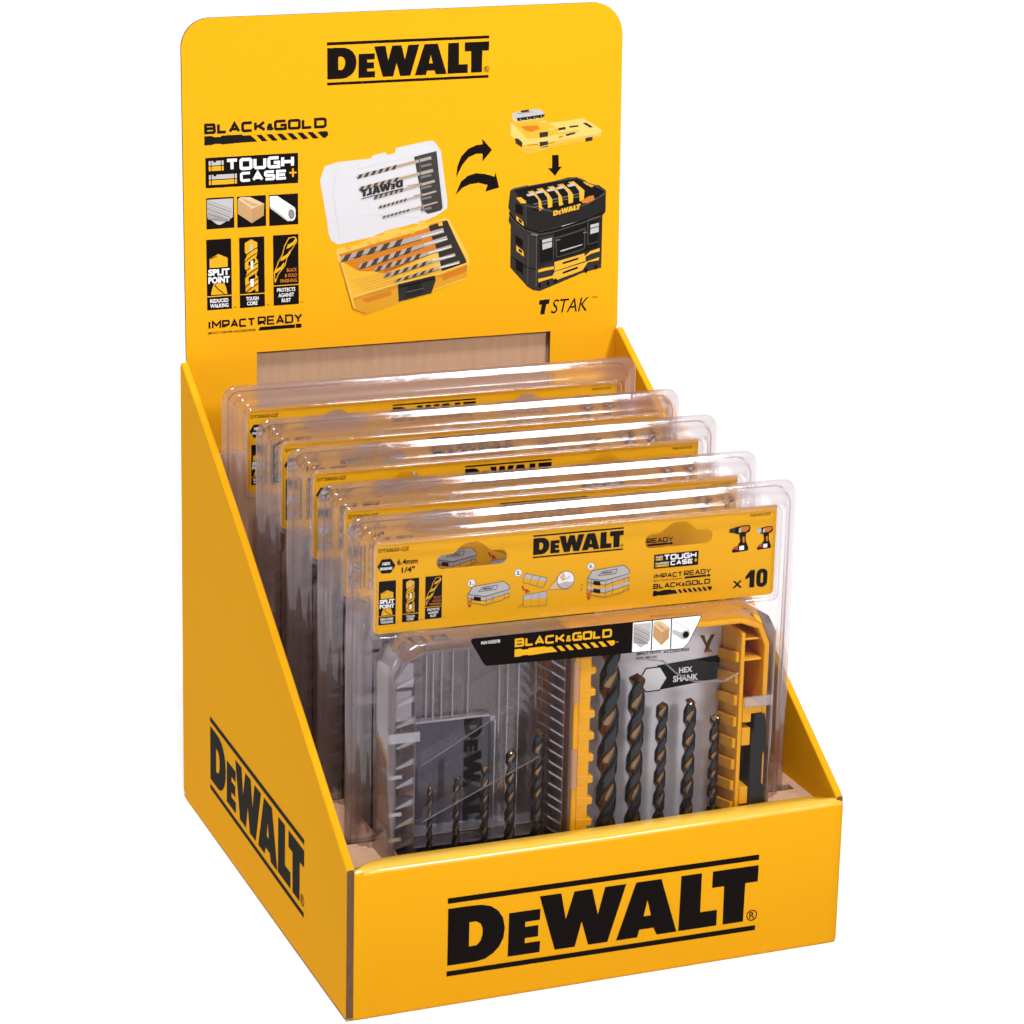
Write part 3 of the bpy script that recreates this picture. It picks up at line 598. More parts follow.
('silver',[(236.1,430.6),(236.7,430.7),(236.4,431.6),(235.9,431.4)]),
('black',[(239.4,430.4),(242.1,430.7),(241.8,432.3),(239.1,432.0)]),
('silver',[(240.9,431.0),(241.5,431.1),(241.2,432.0),(240.7,431.8)]),
('edge',[(224.5,433.7),(235.3,434.5),(235.2,434.8),(224.4,434.1)]),
('body',[(253.4,419.1),(267.5,420.2),(267.3,421.2),(253.3,420.1)]),
('paleyel',[(246.4,422.0),(250.3,422.3),(250.1,423.7),(246.2,423.4)]),
('orange',[(253.5,417.0),(256.6,417.4),(256.4,418.3),(253.3,417.8)])]
WORLD, TOP, KEY, FILL, BACK, TILT, EXPO = 0.2, 3.28, 2.1, 0.52, 0.5, 22, 0
CRX, CRY, CRZ = 1.300603, -0.014084, -0.359410
# ------------------------------------------------------------------ display box
W, D, HF, HB = .300, .3266, .0891, .2905
LEAN = .00713/.21188
box = empty('display_box', 'yellow cardboard counter display box with tall printed header and low front', 'display box')
T = .0045
# side panels
def side_panel(x0, x1, label, fx=0):
    b = MB()
    prof = [(0, 0.001), (D-.006, 0), (D, .004), (D, HB-.003), (D-.0025, HB), (.260, .2540), (.1918, .2125), (.0886, .1468), (.0, .0895)]
    if x0 > .1: prof[0] = (.0015, .001); prof[-1] = (.0015, .0905)
    b.sheet([prof], lambda y, z: (x0+fx*(1-y/D), y, z), lambda y, z: (x1+fx*(1-y/D), y, z))
    o = b.build('side_panel', ['yellow_card', 'kraft_edge'], box)
    for p in o.data.polygons:
        if p.normal.y < -.9: p.material_index = 1
    bevel(o, .0011, 3); o['label'] = label
    return o
sl = side_panel(-.0002, T, 'sloping left side panel with the black logo', -.0022)
sr = side_panel(W-T, W, 'sloping right side panel seen from inside')
a = Art(); a.logo('black', 0, 0, 189.0)
o = a.build('logo', lambda x, z, l: (-.0002-.0022*(1-(.2633-x/1000)/D)-l/1000, (263.3-x)/1000, (36.9+z*1.035-x*.0135)/1000), sl)
# front panel: doubled cardboard with a folded top
b = MB()
def fprof(x, d, top, r=.003, yf=0.0, h=.0):
    return [(x, yf+.0008, 0), (x, yf, .002), (x, yf, top-.0035), (x, yf+.0006, top-.0017), (x, yf+.0022, top-.0004), (x, yf+.0040, top), (x, yf+d-.0022, top-.0002), (x, yf+d-.0004, top-.0015), (x, yf+d, top-.004), (x, yf+d, .002)]
b.loft([fprof(.0009, .0050, HF-.0014, yf=.0012), fprof(.0024, .0050, HF-.0010, yf=.0001), fprof(.0075, .0085, HF-.0002), fprof(.017, .0128, HF+.0002), fprof(.030, .0138, HF+.0001), fprof(.15, .0140, HF-.0004), fprof(.262, .0138, HF+.0002), fprof(.282, .0125, HF+.0004), fprof(.2925, .0070, HF+.0006), fprof(.2975, .0052, HF+.0004), fprof(.2997, .0050, HF, yf=.0012)], cap0=True, cap1=True, smooth=True)
fp = b.build('front_panel', ['yellow_card', 'yellow_fold_lit'], box)
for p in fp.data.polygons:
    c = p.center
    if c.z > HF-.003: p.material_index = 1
a = Art(); a.logo('black', 0, 0, 190.3)
a.build('logo', lambda x, z, l: ((56.2+x)/1000, -l/1000, (23.9+z-.0095*x*(1 if True else 0)+.0)/1000), fp)
b = MB(); b.box(.004, .296, .004, D+.003, .0005, .0035); b.build('bottom_panel', ['kraft'], box)
b = MB(); b.box(.0070, .2984, D+.0042, D+.0082, .001, .2945); b.build('back_panel', ['kraft'], box)
b = MB(); b.box(.0046, .2954, D-.0042, D-.0008, .001, .2292); b.build('inner_back_flap', ['kraft'], box)
# inner raw lining on the lower right wall corner flap
# header
x0, x1, z0, z1 = 4.1, 297.1, 229.3, 502.4
hl = [(x0, z0), (50, z0), (50, 292.2), (249.6, 290.2), (249.6, z0), (x1, z0)]
for i in range(9):
    q = R(90*i/8); hl.append((x1-21+21*math.cos(q), z1-21+21*math.sin(q)))
for i in range(9):
    q = R(90+90*i/8); hl.append((x0+18+18*math.cos(q), z1-18+18*math.sin(q)))
def HP(x, z, l):       # x, z, lift towards the viewer, in mm
    y = D+(LEAN*max(0, (z/1000-HB)))
    return (x/1000, y-l/1000, z/1000)
hb = MB()
# split at the bend line so that the lower strip stays upright
lowL = [(x0+.4, z0), (50, z0), (50, HB*1000), (x0+.4, HB*1000)]; lowR = [(249.6, z0), (298.6, z0), (298.6, HB*1000-5), (x1-1.6, HB*1000), (249.6, HB*1000)]
hi = [(x0, HB*1000), (50, HB*1000), (50, 292.2), (249.6, 290.5), (x1, HB*1000)]+hl[6:]
for pl in (lowL, lowR, hi): hb.sheet([pl], lambda x, z: HP(x, z, 0), lambda x, z: HP(x, z, -1.8))
hd = hb.build('header_panel', ['yellow_card', 'kraft_edge'], box)
for p in hd.data.polygons:
    if abs(p.normal.y) < .5: p.material_index = 1
hd['label'] = 'tall rounded header card with the printed artwork'

A_ = Art()
A_.logo('black', 97.3, 461.3, 107.8)
A_.build('logo', HP, hd)
A_ = Art()
A_.stroke('black2', 'BLACK', 17.8, 431.4, 39.5, 6.6, 1.75, .10); A_.stroke('black2', '&', 57.4, 431.6, 5.2, 5.2, 1.15); A_.stroke('black2', 'GOLD', 62.6, 431.4, 34.3, 6.6, 1.75, .10)
drill_rule(A_, 'black2', 17.8, 424.6, 80, 5.6)
tough(A_, 18.2, 398.0, 59.8, 18.8)
mat_steel(A_, 18.3, 372.4, 17.9, 19.4); mat_wood(A_, 38.2, 372.2, 18.6, 19.4); mat_pipe(A_, 58.9, 372.0, 18.9, 19.4)
icon_split(A_, 18.0, 321.4, 16.0, 44.4); icon_core(A_, 39.2, 321.3, 16.3, 44.4); icon_bit(A_, 61.2, 321.2, 16.6, 44.6)
for x in (35.2, 56.6, 78.8): A_.text('black', 'TM', x, 321.6, .9, 1.6)
impact(A_, 18.2, 305.6, 61.8, 9.6)
for col, pts in HEADER_PICTURE: A_.poly(col, pts)
# the mirrored logotype seen through the lid, lettering on the tool boxes
k = 28.0/190.4
for g in LOGO.values():
    A_.poly('dark', *[[(147.2-u*k, 386.4+v*k*.92+.185*(28-u*k)) for u, v in lp] for lp in g])
A_.line('dark', [(119.3, 385.4), (147, 390.5)], .5); 
kk = 19/190.4
for g in LOGO.values(): A_.poly('body', *[[(250.2+u*kk, 366.4+v*kk+.19*u*kk) for u, v in lp] for lp in g])
# 'T STAK'
P = [(241.6, 311.6), (248.8, 311.9), (248.2, 308.7), (246.4, 308.7), (245.2, 302.2), (242.1, 302.2), (243.3, 308.7), (241.2, 308.7)]
A_.poly('black2', P)
A_.text('black2', 'STAK', 249.8, 302.2, 9.2, 26.5, 0, .28)
A_.text('black2', 'TM', 278.5, 310.2, 1.2, 3.6)
A_.build('printed_artwork', HP, hd)

# kraft insert with slots for the packs
PK = [(.1387, .2485, .0229, -1.93), (.1451, .1997, .0148, -2.53), (.1483, .1515, .0112, -2.11), (.1539, .1108, .0003, -2.95), (.1496, .0512, .0003, -2.19)]
ZP = .080
L_, R_ = .036, .262
hole = [(L_, .022)]
out = [(.0047, .0145), (.2953, .0145), (.2953, D-.006), (.0047, D-.006)]
rs, ls = [], []
for cx, cy, z0_, an in sorted(PK, key=lambda q: q[1]):
    dy = math.tan(R(an))
    yr = cy+dy*.13; yl = cy-dy*.13
    rs += [(R_, yr-.004), (.2900, yr-.004), (.2900, yr+.003), (R_, yr+.003)]
    ls += [(L_, yl-.004), (.0105, yl-.004), (.0105, yl+.004), (L_, yl+.004)]
hole = [(L_, .022), (R_-.004, .022), (R_, .030)]+rs+[(R_, .29), (L_, .29)]+ls[::-1]+[(L_, .034)]
b = MB(); b.sheet([out, hole], lambda x, y: (x, y, ZP), lambda x, y: (x, y, ZP-.003))
ins = b.build('slotted_insert', ['kraft'], box); ins['label'] = 'brown kraft platform with slots that hold the packs upright'
b = MB()    # the two folded-down tabs at the front corners of the opening
b.sheet([[(.0, 0), (.014, 0), (.014, .020), (.0, .024)]], lambda u, v: (.0365+u*.2+v*.12, .0225+v*1.2, ZP+.0012-u*.9), lambda u, v: (.0345+u*.2+v*.12, .0225+v*1.2, ZP+.0012-u*.9))
b.build('folded_tab', ['kraft'], ins)
b = MB()
b.sheet([[(0, 0), (.026, 0), (.026, .030), (.0, .014)]], lambda u, v: (.2625-u*.15, .0225+v, ZP+.004-u), lambda u, v: (.2645-u*.15, .0225+v, ZP+.004-u))
b.build('folded_tab', ['kraft'], ins)

# ------------------------------------------------------------------ the blister packs
PH, PW = .2700, .134
def ring(ins_, y, r): return at_y(rrect(-PW+ins_, PW-ins_, .004+ins_, PH-ins_, r), y)
def blister_front():
    b = MB()
    fl = [ring(0, .0005, .0085), ring(.0002, -.0008, .0083), ring(.0012, -.0018, .0078), ring(.0048, -.0020, .0066), ring(.0056, -.0030, .0062), ring(.0062, -.0068, .006), ring(.0072, -.0080, .0056),
          ring(.0094, -.0082, .005), ring(.0101, -.0090, .0046), ring(.0105, -.0108, .0044), ring(.0115, -.0117, .004)]
    b.loft(fl, mi=1, smooth=True)
    inner = [(x, z) for x, y, z in fl[-1]]
    bul = [(-.121, .010), (.110, .010), (.110, .188), (.096, .2055), (-.104, .2055), (-.121, .190)]
    def oct_(x0, x1, z0, z1, c): return [(x0+.003, z0), (x1-.003, z0), (x1, z0+.003), (x1, z1-c), (x1-c*.35, z1-c*.35), (x1-c, z1), (x0+c, z1), (x0+c*.30, z1-c*.42), (x0, z1-c), (x0, z0+.003)]
    B0 = oct_(-.1215, .1105, .010, .2052, .015)
    b.sheet([inner, B0], lambda x, z: (x, -.0117, z))
    lo = [at_y(B0, -.0117), at_y(oct_(-.1210, .1100, .0105, .2055, .0148), -.0130), at_y(oct_(-.1204, .1094, .011, .2068, .0145), -.0330), at_y(oct_(-.1196, .1086, .0115, .2066, .014), -.0352), at_y(oct_(-.1176, .1066, .0135, .2050, .0135), -.0362)]
    b.loft(lo, mi=1, smooth=True)
    b.sheet([oct_(-.1176, .1066, .0135, .2050, .0135)], lambda x, z: (x, -.0362, z))
    # raised lip round the card pocket
    def cr(i, y): return at_y(rrect(-.1228+i, .1190-i, .2028+i, .2588-i, .004-i*.5, 4), y)
    b.loft([cr(-.0008, -.0117), cr(-.0003, -.0136), cr(.0008, -.0142), cr(.0018, -.0136), cr(.0024, -.0122)], mi=1, smooth=True)
    return b
def blister_back():
    b = MB()
    fl = [ring(.0004, .0012, .0083), ring(.0036, .0016, .0075), ring(.0046, .0024, .007), ring(.0052, .0062, .007), ring(.0064, .0072, .0066), ring(.0120, .0074, .006)]
    b.loft(fl, mi=1, smooth=True)
    b.sheet([[(x, z) for x, y, z in fl[-1]]], lambda x, z: (x, .0074, z))
    return b
card_out = rrect(-121.6, 117.6, 205.0, 258.2, (3, 3, 1, 3), 4)
def slot(xc, zc, hw=20.5, hh=4.2):
    p = rrect(xc-hw, xc+hw, zc-hh, zc+hh, hh*.98, 5)
    i = 5+6+6    # between top-right and top-left corners
    return p[:18]+[(xc+11, zc+hh), (xc+6.5, zc+hh+4.0), (xc+3, zc+hh+6.0), (xc-3, zc+hh+6.0), (xc-6.5, zc+hh+4.0), (xc-11, zc+hh)]+p[18:]
slots = [slot(-65.2, 243.2), slot(57.8, 243.8)]
def CP(x, z, l): return (x/1000, -.0100-l/1000, z/1000)
c1 = MB(); c1.sheet([card_out]+slots, lambda x, z: CP(x, z, 0), lambda x, z: CP(x, z, -.5))
ca = Art()
ca.text('black', 'DT20620-QZ', -119, 251.5, 2.5, 17.4, .018); ca.text('black', 'NA101333', 101.2, 252.7, 1.9, 12.2, .01)
ca.poly('black', [(-114.5+5.2*math.cos(R(60*i)), 243.9+4.7*math.sin(R(60*i))) for i in range(6)])
ca.text('white', 'HEX', -114.5, 244.5, 1.7, 4.6, .04, align='C'); ca.text('white', 'SHANK', -114.5, 241.7, 1.7, 7.4, .04, align='C')
ca.text('black', '6.4mm', -108.4, 243.9, 3.3, 11.8, .03); ca.text('black', '1/4"', -105.8, 239.2, 3.3, 7.6, .03)
icon_split(ca, -118.7, 210.2, 9.8, 25.2); icon_core(ca, -105.2, 210.6, 9.6, 25.0); icon_bit(ca, -92, 211, 9.7, 24.7)
for x in (-108.2, -94.8, -81.6): ca.text('black', 'TM', x, 210.6, .7, 1.2)
ca.logo('black', -29.6, 242.2, 53.8)
for n, x, z in (('1.', -65.3, 229.4), ('2.', -38.0, 232.8), ('3.', 5.1, 232.4)):
    ca.disc('white', x, z, 2.3, 18); ca.disc('greyline', x, z, 2.3, 18, .18); ca.text('black', n, x+.1, z-1.1, 2.2, 2.2, .03, align='C')
def boxicon(x, z, s, tiers):
    # a small closed organiser in line art
    top = [(x, z), (x+2.2*s, z+3.4*s), (x+17*s, z+4.6*s), (x+20*s, z+1.9*s), (x+19.6*s, z+.4*s), (x+8*s, z-1.8*s)]
    for t in range(tiers):
        q = z-3.6*s*t
        ca.poly('silver', [(x, q), (x+8*s, q-2.2*s), (x+19.8*s, q+.6*s), (x+19.8*s, q-1.2*s), (x+8*s, q-4*s), (x, q-1.8*s)])
        ca.poly('yellow', [(x, q-1.8*s), (x+8*s, q-4*s), (x+19.8*s, q-1.2*s), (x+19.6*s, q-3.0*s), (x+16*s, q-4.6*s), (x+8*s, q-6*s), (x, q-3.8*s)])
        ca.line('greyline', [(x, q-1.8*s), (x+8*s, q-4*s), (x+19.8*s, q-1.2*s)], .30*s)
        ca.line('greyline', [(x, q-3.8*s), (x+8*s, q-6*s), (x+16*s, q-4.6*s), (x+19.6*s, q-3.0*s)], .30*s)
        ca.poly('black', [(x+2.8*s, q-1.3*s), (x+6.2*s, q-2.1*s), (x+6.2*s, q-4*s), (x+2.8*s, q-3.2*s)])
        for u in (0, 1.8, 8.8, 12, 17.5, 19.8): ca.line('greyline', [(x+u*s, q-.6*s-(.2*u*s if u < 9 else (2-.12*(u-8))*s)), (x+u*s, q-3.8*s-(.2*u*s if u < 9 else (1.6-.13*(u-8))*s))], .24*s)
    ca.poly('silver', top); ca.line('greyline', top, .30*s, True)
    ca.line('greyline', [(x+5*s, z+.8*s), (x+7*s, z+2.7*s), (x+14*s, z+3.1*s), (x+13.2*s, z+1*s)], .30*s, True)
    ca.text('black', 'DEWALT', x+7.0*s, z+1.4*s, 1.0*s, 5.0*s, .03)
    ca.line('red', [(x+.2*s, z-4.0*s-3.6*s*(tiers-1)), (x+1.6*s, z-2.6*s-3.6*s*(tiers-1)), (x+2.6*s, z-2.8*s-3.6*s*(tiers-1))], .6*s)
    ca.poly('red', [(x-.2*s, z-4.4*s-3.6*s*(tiers-1)), (x+2*s, z-5.4*s-3.6*s*(tiers-1)), (x+.6*s, z-6.6*s-3.6*s*(tiers-1))])
boxicon(-67.2, 223.2, 1.22, 1); boxicon(3.3, 225.6, 1.26, 2)
for q in ((0, 0, 1.2, .6), (-.3, -1.6, 1.0, -1.6), (-.2, -.9, .9, -.5)): ca.line('black', [(.6+q[0], 222+q[1]*1.2), (.6+q[0]-q[2], 222+q[1]*1.2+q[3])], .3)
# step 2: lid lifting off the tray, with the magnified hinge
ca.poly('silver', [(-35.0, 229.6), (-33.6, 232.2), (-20.6, 228.2), (-21.8, 226)]); ca.poly('yellow', [(-35.4, 227.2), (-35.0, 229.6), (-21.8, 226), (-23.0, 222.6)])
for i in range(4): ca.line('greyline', [(-35.2+4.1*i, 227.4-1.5*i), (-33.6+4.3*i, 232.1-1.3*i)], .28)
ca.line('greyline', [(-35.4, 227.2), (-23, 222.6)], .25); ca.line('greyline', [(-33.6, 232.2), (-20.6, 228.2)], .25)
ca.poly('silver', [(-34.6, 219.4), (-20.8, 220.6), (-20.8, 216.4), (-34.6, 216.6)]); ca.poly('yellow', [(-34.6, 216.6), (-20.8, 216.4), (-20.8, 212.2), (-34.6, 212.4)])
ca.line('greyline', [(-34.6, 219.4), (-20.8, 220.6), (-20.8, 212.2), (-34.6, 212.4)], .25, True)
for i in range(3): ca.line('greyline', [(-34.6+4.6*i, 219.4+.4*i), (-34.6+4.6*i, 212.4)], .12)
ca.line('greyline', [(-34.6, 214.6), (-38, 212)], .35)
ca.line('red', [(-35.6, 225), (-34.6, 222.8), (-32.4, 221.8)], .9); ca.poly('red', [(-33, 223.4), (-30.6, 221), (-33.6, 220.4)])
ca.poly('woodtop', [(-19.8, 221.4), (-12, 230.4), (-8, 220.8)]); ca.line('greyline', [(-19.8, 221.4), (-12.5, 230.8)], .2); ca.line('greyline', [(-19.8, 221.4), (-8, 220.4)], .2)
ca.disc('white', -9.8, 226, 5.2, 24); ca.poly('silver', [(-14.4, 224), (-9.8, 225), (-5.2, 224.5), (-6.5, 221.8), (-9.8, 220.9), (-13, 222)]); ca.poly('woodtop', [(-13.6, 227.8), (-11, 230.8), (-10, 227.4), (-11.4, 225.6), (-12.4, 226.6)])
ca.disc('greyline', -9.8, 226, 5.3, 24, .35); ca.line('greyline', [(-12, 226), (-9, 226.8), (-7.4, 228)], .3)
tough(ca, 43.2, 227.3, 27.0, 8.4); impact(ca, 43.2, 219.5, 35.2, 5.0)
ca.stroke('black2', 'BLACK', 43.2, 215.3, 17.2, 3.0, .70, .10); ca.stroke('black2', '&', 60.45, 215.3, 2.3, 2.6, .5); ca.stroke('black2', 'GOLD', 62.9, 215.3, 15.2, 3.0, .70, .10)
drill_rule(ca, 'black2', 43.2, 211.0, 36, 3.2)
ca.text('black', 'x', 92.0, 211.0, 4.3, 6.0, .01); ca.poly('black', [(99.8, 217.2), (102.8, 220.9), (105.6, 220.9), (105.6, 210.4), (102.5, 210.4), (102.5, 216.6), (99.8, 215.6)]); ca.poly('black', rrect(106.7, 113.6, 210.2, 221.1, 3.1, 5), rrect(109.4, 110.9, 212.6, 218.7, .7, 5))
def driver(x, z, s, chuck):
    P = lambda q: [(x+u*s, z+v*s) for u, v in q]
    ca.poly('black', P([(3.6, 14.8), (9, 15.6), (12.6, 15.4), (13.4, 13.6), (12.8, 11.6), (10.6, 10.6), (10.6, 6.5), (11.8, 3.4), (12.6, 1.6), (12.0, .2), (2.6, -.2), (2.4, 1.4), (5.4, 3.2), (7.2, 6.2), (6.4, 10.4), (3.8, 11)]))
    ca.poly('orange', P([(6.6, 14.6), (9.6, 15), (12.2, 14.7), (12.6, 13.4), (10.4, 11.6), (6.6, 11.8)])); ca.poly('silver', P([(6, 14), (7.4, 14.2), (7.4, 11.6), (6, 11.4)]))
    ca.poly('dark' if chuck else 'silver', P([(.2, 14.2), (3.8, 14.6), (3.8, 11.4), (.2, 11.8)] if chuck else [(1.4, 13.6), (4.6, 15), (5, 12), (3.2, 10.8), (1.4, 12.2)]))
    ca.poly('red', P([(2.6, 2.0), (4.4, 3.6), (6.2, 3.2), (6, 1.2)])); ca.poly('white', P([(6.8, 3.4), (9.6, 3.6), (9.8, 1.0), (6.8, .9)])); ca.poly('orange', P([(8.4, 8.6), (9.6, 9), (9.9, 5.2), (8.8, 5.2)]))
driver(88.4, 232.6, 1.0, True); driver(104.2, 232.9, .86, False)

SP = lambda x, z, l: (x/1000, -.0366-l/1000, z/1000)
sl_out = [(-73.6, 207.2), (-74.4, 205.6), (-66.6, 191.8), (-64.8, 190.6), (20, 189.2), (51.2, 188.4), (54.6, 191.6), (61.8, 206.4), (60.8, 207.4)]
s1 = MB(); s1.sheet([sl_out], lambda x, z: SP(x, z, 0), lambda x, z: SP(x, z, -.35))
sa = Art()
sa.stroke('yellow', 'BLACK', -49, 199.8, 29.4, 5.0, 1.2, .10); sa.stroke('yellow', '&', -19.3, 199.8, 3.5, 4.3, .8); sa.stroke('yellow', 'GOLD', -15.4, 199.8, 23.4, 5.0, 1.2, .10)
drill_rule(sa, 'yellow', -49, 194.2, 59, 4.4); sa.text('yellow', 'TM', 10.4, 196.2, .8, 1.6)
sa.text('white', 'NA102078', -68.4, 203.4, 1.9, 10.8, .01)
sa.poly('white', [(20.4, 206.9), (60.6, 207.1), (61.2, 206.2), (54.2, 191.8), (51.0, 188.8), (20.4, 189.6)])
mat_steel(sa, 20.5, 189.9, 11.0, 16.9, 'white'); mat_wood(sa, 32.4, 189.9, 10.6, 16.9, 'white')
sa.poly('silver', [(44.3, 203.5), (46.5, 205), (54.0, 199.6), (55.0, 197), (53.4, 194.4), (51.0, 193.8), (44.3, 198.2)]); sa.poly('white', [(44.3, 203.3), (46.6, 204.6), (53.6, 199.4), (52, 197.2), (44.3, 200.6)]); sa.disc('labelgrey', 52.2, 196.8, 2.5, 14); sa.disc('black2', 52.4, 196.7, 1.9, 14)
sa.rect('black', 31.6, 189.5, 32.2, 207.0); sa.rect('black', 43.2, 189.2, 43.8, 207.0)

# --- the opened case: clear lid on the left, yellow tray on the right
def chamfer_rect(x0, x1, z0, z1, cl, cr):
    return [(x0, z0), (x1, z0), (x1, z1-cr), (x1-cr*.3, z1-cr*.28), (x1-cr, z1), (x0+cl, z1), (x0+cl*.3, z1-cl*.28), (x0, z1-cl)]
def tray(b, x0, x1, z0, z1, cl, cr, yb, yf, t, mi=0):
    o = chamfer_rect(x0, x1, z0, z1, cl, cr); i = chamfer_rect(x0+t, x1-t, z0+t, z1-t, max(.0005, cl-t*.5), max(.0005, cr-t*.5))
    b.loft([at_y(o, yb), at_y(o, yf+.0006), at_y([(p[0]*.9+q[0]*.1, p[1]*.9+q[1]*.1) for p, q in zip(o, i)], yf), at_y([(p[0]*.1+q[0]*.9, p[1]*.1+q[1]*.9) for p, q in zip(o, i)], yf), at_y(i, yf+.0006), at_y(i, yb-.0015)], mi=mi, cap0=True, cap1=True)
def make_lid_part():
    b = MB()
    tray(b, -.1165, -.0122, .012, .2010, .017, .004, -.0045, -.0325, .0016)
    # inner comb walls
    for i in range(15):
        z = .016+i*.0118+random.uniform(-.0008, .0008)
        b.add([(-.1145, -.0315, z), (-.1035, -.0290, z+.0015), (-.1035, -.0090, z-.0040), (-.1145, -.0090, z-.0050), (-.1145, -.0315, z+.0012), (-.1035, -.0290, z+.0050), (-.1035, -.0090, z-.0010), (-.1145, -.0090, z-.0040)],
              [(0, 1, 2, 3), (4, 5, 6, 7), (0, 1, 5, 4), (1, 2, 6, 5), (2, 3, 7, 6)], 1)
    b.box(-.1038, -.1030, -.0300, -.0062, .014, .186)
    for i in range(26):
        z = .016+i*.0066+random.uniform(-.0006, .0006)
        b.add([(-.0240, -.0290, z+.0048), (-.0168, -.0310, z), (-.0168, -.0080, z-.0030), (-.0240, -.0080, z+.0018), (-.0240, -.0290, z+.0060), (-.0168, -.0310, z+.0012), (-.0168, -.0080, z-.0020), (-.0240, -.0080, z+.0028)],
              [(0, 1, 2, 3), (4, 5, 6, 7), (0, 1, 5, 4), (1, 2, 6, 5), (2, 3, 7, 6), (3, 0, 4, 7)], 1)
    b.box(-.0168, -.0162, -.0305, -.0062, .014, .196)
    for x, za, zb in ((-.0810, .151, .193), (-.0745, .151, .193), (-.0860, .151, .190), (-.0655, .151, .193), (-.0470, .014, .193), (-.0420, .014, .193), (-.0355, .014, .190), (-.0250, .150, .190), (-.0900, .151, .190)):
        b.box(x, x+.0006, -.0078, -.0061, za, zb, 1)
    # cross shelf and window frame
    b.box(-.1025, -.0530, -.0105, -.0062, .1500, .1512, 1)
    b.box(-.0502, -.0492, -.0105, -.0062, .016, .1470, 1)
    b.box(-.0525, -.0497, -.0105, -.0062, .1470, .1498, 1)
    b.box(-.1025, -.0220, -.0180, -.0062, .0860, .0870, 1); b.box(-.1025, -.0220, -.0180, -.0062, .0790, .0798, 1)
    for i in range(9): b.box(-.098+i*.0085, -.0972+i*.0085, -.0170, -.0062, .030, .0790)
    b.loft([[(-.0955+.005*math.cos(R(24*i)), y, .1815+.005*math.sin(R(24*i))) for i in range(15)] for y in (-.0061, -.0085)])
    return b
def make_case(loc, rz, label, group):
    c = empty('drill_bit_case', label, 'case', loc, rz, group)
    lid = make_lid_part().build('clear_lid', ['lid_plastic', 'lit_clear_plastic'], c)
    b = MB(); b.box(-.1015, -.0510, -.0060, -.0052, .016, .1495); b.build('label_window', ['tint_plastic'], lid)
    e = Art(); kq = 72/190.4
    for g in LOGO.values(): e.poly('black', *[[(-66.6+v*kq*.82, 149-u*kq) for u, v in lp] for lp in g])
    eo = e.build('logo', lambda x, z, l: (x/1000, -.0064-l/1000, z/1000), lid); pass
    b = MB()    # clear latch and clips on the outer side
    b.box(-.1200, -.1020, -.0345, -.0330, .1500, .1555); b.box(-.1200, -.1185, -.0330, -.0180, .1500, .1550)
    b.build('clip', ['lit_clear_plastic'], lid)
    for z in (.1290, .1070, .0920):
        b = MB(); b.box(-.1195, -.1168, -.0342, -.0200, z, z+.0022); b.box(-.1168, -.1120, -.0342, -.0330, z+.0001, z+.0021); b.build('clip', ['lit_clear_plastic'], lid)
    b = MB(); tray_end = [(-.1150, .1800), (-.1045, .1800), (-.1045, .1935), (-.1075, .1940), (-.1150, .1850)]
    b.sheet([tray_end], lambda x, z: (x, -.0290, z), lambda x, z: (x, -.0070, z)); b.box(-.1145, -.1050, -.0280, -.0070, .1600, .1775)
    b.build('corner_block', ['lit_clear_plastic'], lid)
    for (ax, az, bx, bz, w) in ((-.100, .1330, -.030, .1720, .0085), (-.0985, .1000, -.0300, .1310, .0085)):  # two thin clear slanting strips, each with a thicker lower edge
        b = MB(); b.sheet([[(ax, az), (bx, bz), (bx, bz+w*.5), (ax, az+w)]], lambda x, z: (x, -.0300, z), lambda x, z: (x, -.0295, z))
        b.loft([[(ax, -.0306, az), (ax, -.0300, az-.0004), (ax, -.0300, az+.0005)], [(bx, -.0306, bz), (bx, -.0300, bz-.0004), (bx, -.0300, bz+.0005)]], mi=1)
        b.build('clear_strip', ['blister_plastic', 'flange_plastic'], lid)
    b = MB(); b.box(-.1010, -.0180, -.0270, -.0062, .016, .0300); b.build('bit_holder', ['latch_black'], c)
    # yellow tray
    b = MB()
    tray(b, -.0115, .1062, .012, .2010, .004, .0165, -.0035, -.0325, .0030)
    # inner divider with its teeth, channel webs
    b.box(.0888, .0912, -.0325, -.0062, .0152, .1920)
    for z in (.1740, .1865): b.box(.0913, .1030, -.0300, -.0062, z, z+.0014)
    b.box(.0913, .1030, -.0328, -.0062, .1430, .1470)
    # comb on both long walls
    for i in range(13):
        z = .018+i*.0130
        b.add([(.0887, -.0310, z), (.0887, -.0070, z-.0050), (.0862, -.0070, z-.0050), (.0868, -.0300, z), (.0887, -.0310, z+.0062), (.0887, -.0070, z+.0012), (.0862, -.0070, z+.0012), (.0868, -.0300, z+.0062)],
              [(0, 1, 2, 3), (4, 5, 6, 7), (0, 1, 5, 4), (1, 2, 6, 5), (2, 3, 7, 6), (0, 3, 7, 4)])
    b.box(-.0086, -.0016, -.0324, -.0285, .0165, .1965)
    for i in range(14):
        z = .020+i*.0130
        b.add([(-.0082, -.0327, z), (.0014, -.0322, z+.0014), (.0014, -.0322, z+.0052), (-.0082, -.0327, z+.0066), (-.0082, -.0090, z), (.0014, -.0090, z+.0014), (.0014, -.0090, z+.0052), (-.0082, -.0090, z+.0066)],
              [(0, 1, 2, 3), (4, 5, 6, 7), (0, 1, 5, 4), (1, 2, 6, 5), (2, 3, 7, 6)])
    for z in (.1380, .1240, .0880, .0600): b.box(.0913, .0966, -.0329, -.0200, z, z+.0105)
    body = b.build('yellow_tray', ['body_yellow'], c)
    bevel(body, .0005, 2)
    b = MB()
    st = [(.0290, .1830), (.0420, .1800), (.0500, .1720), (.0620, .1655), (.0800, .1640), (.0905, .1690)]
    st2 = [(.0905, .1740), (.0700, .1760), (.0560, .1810), (.0480, .1860), (.0330, .1880)]
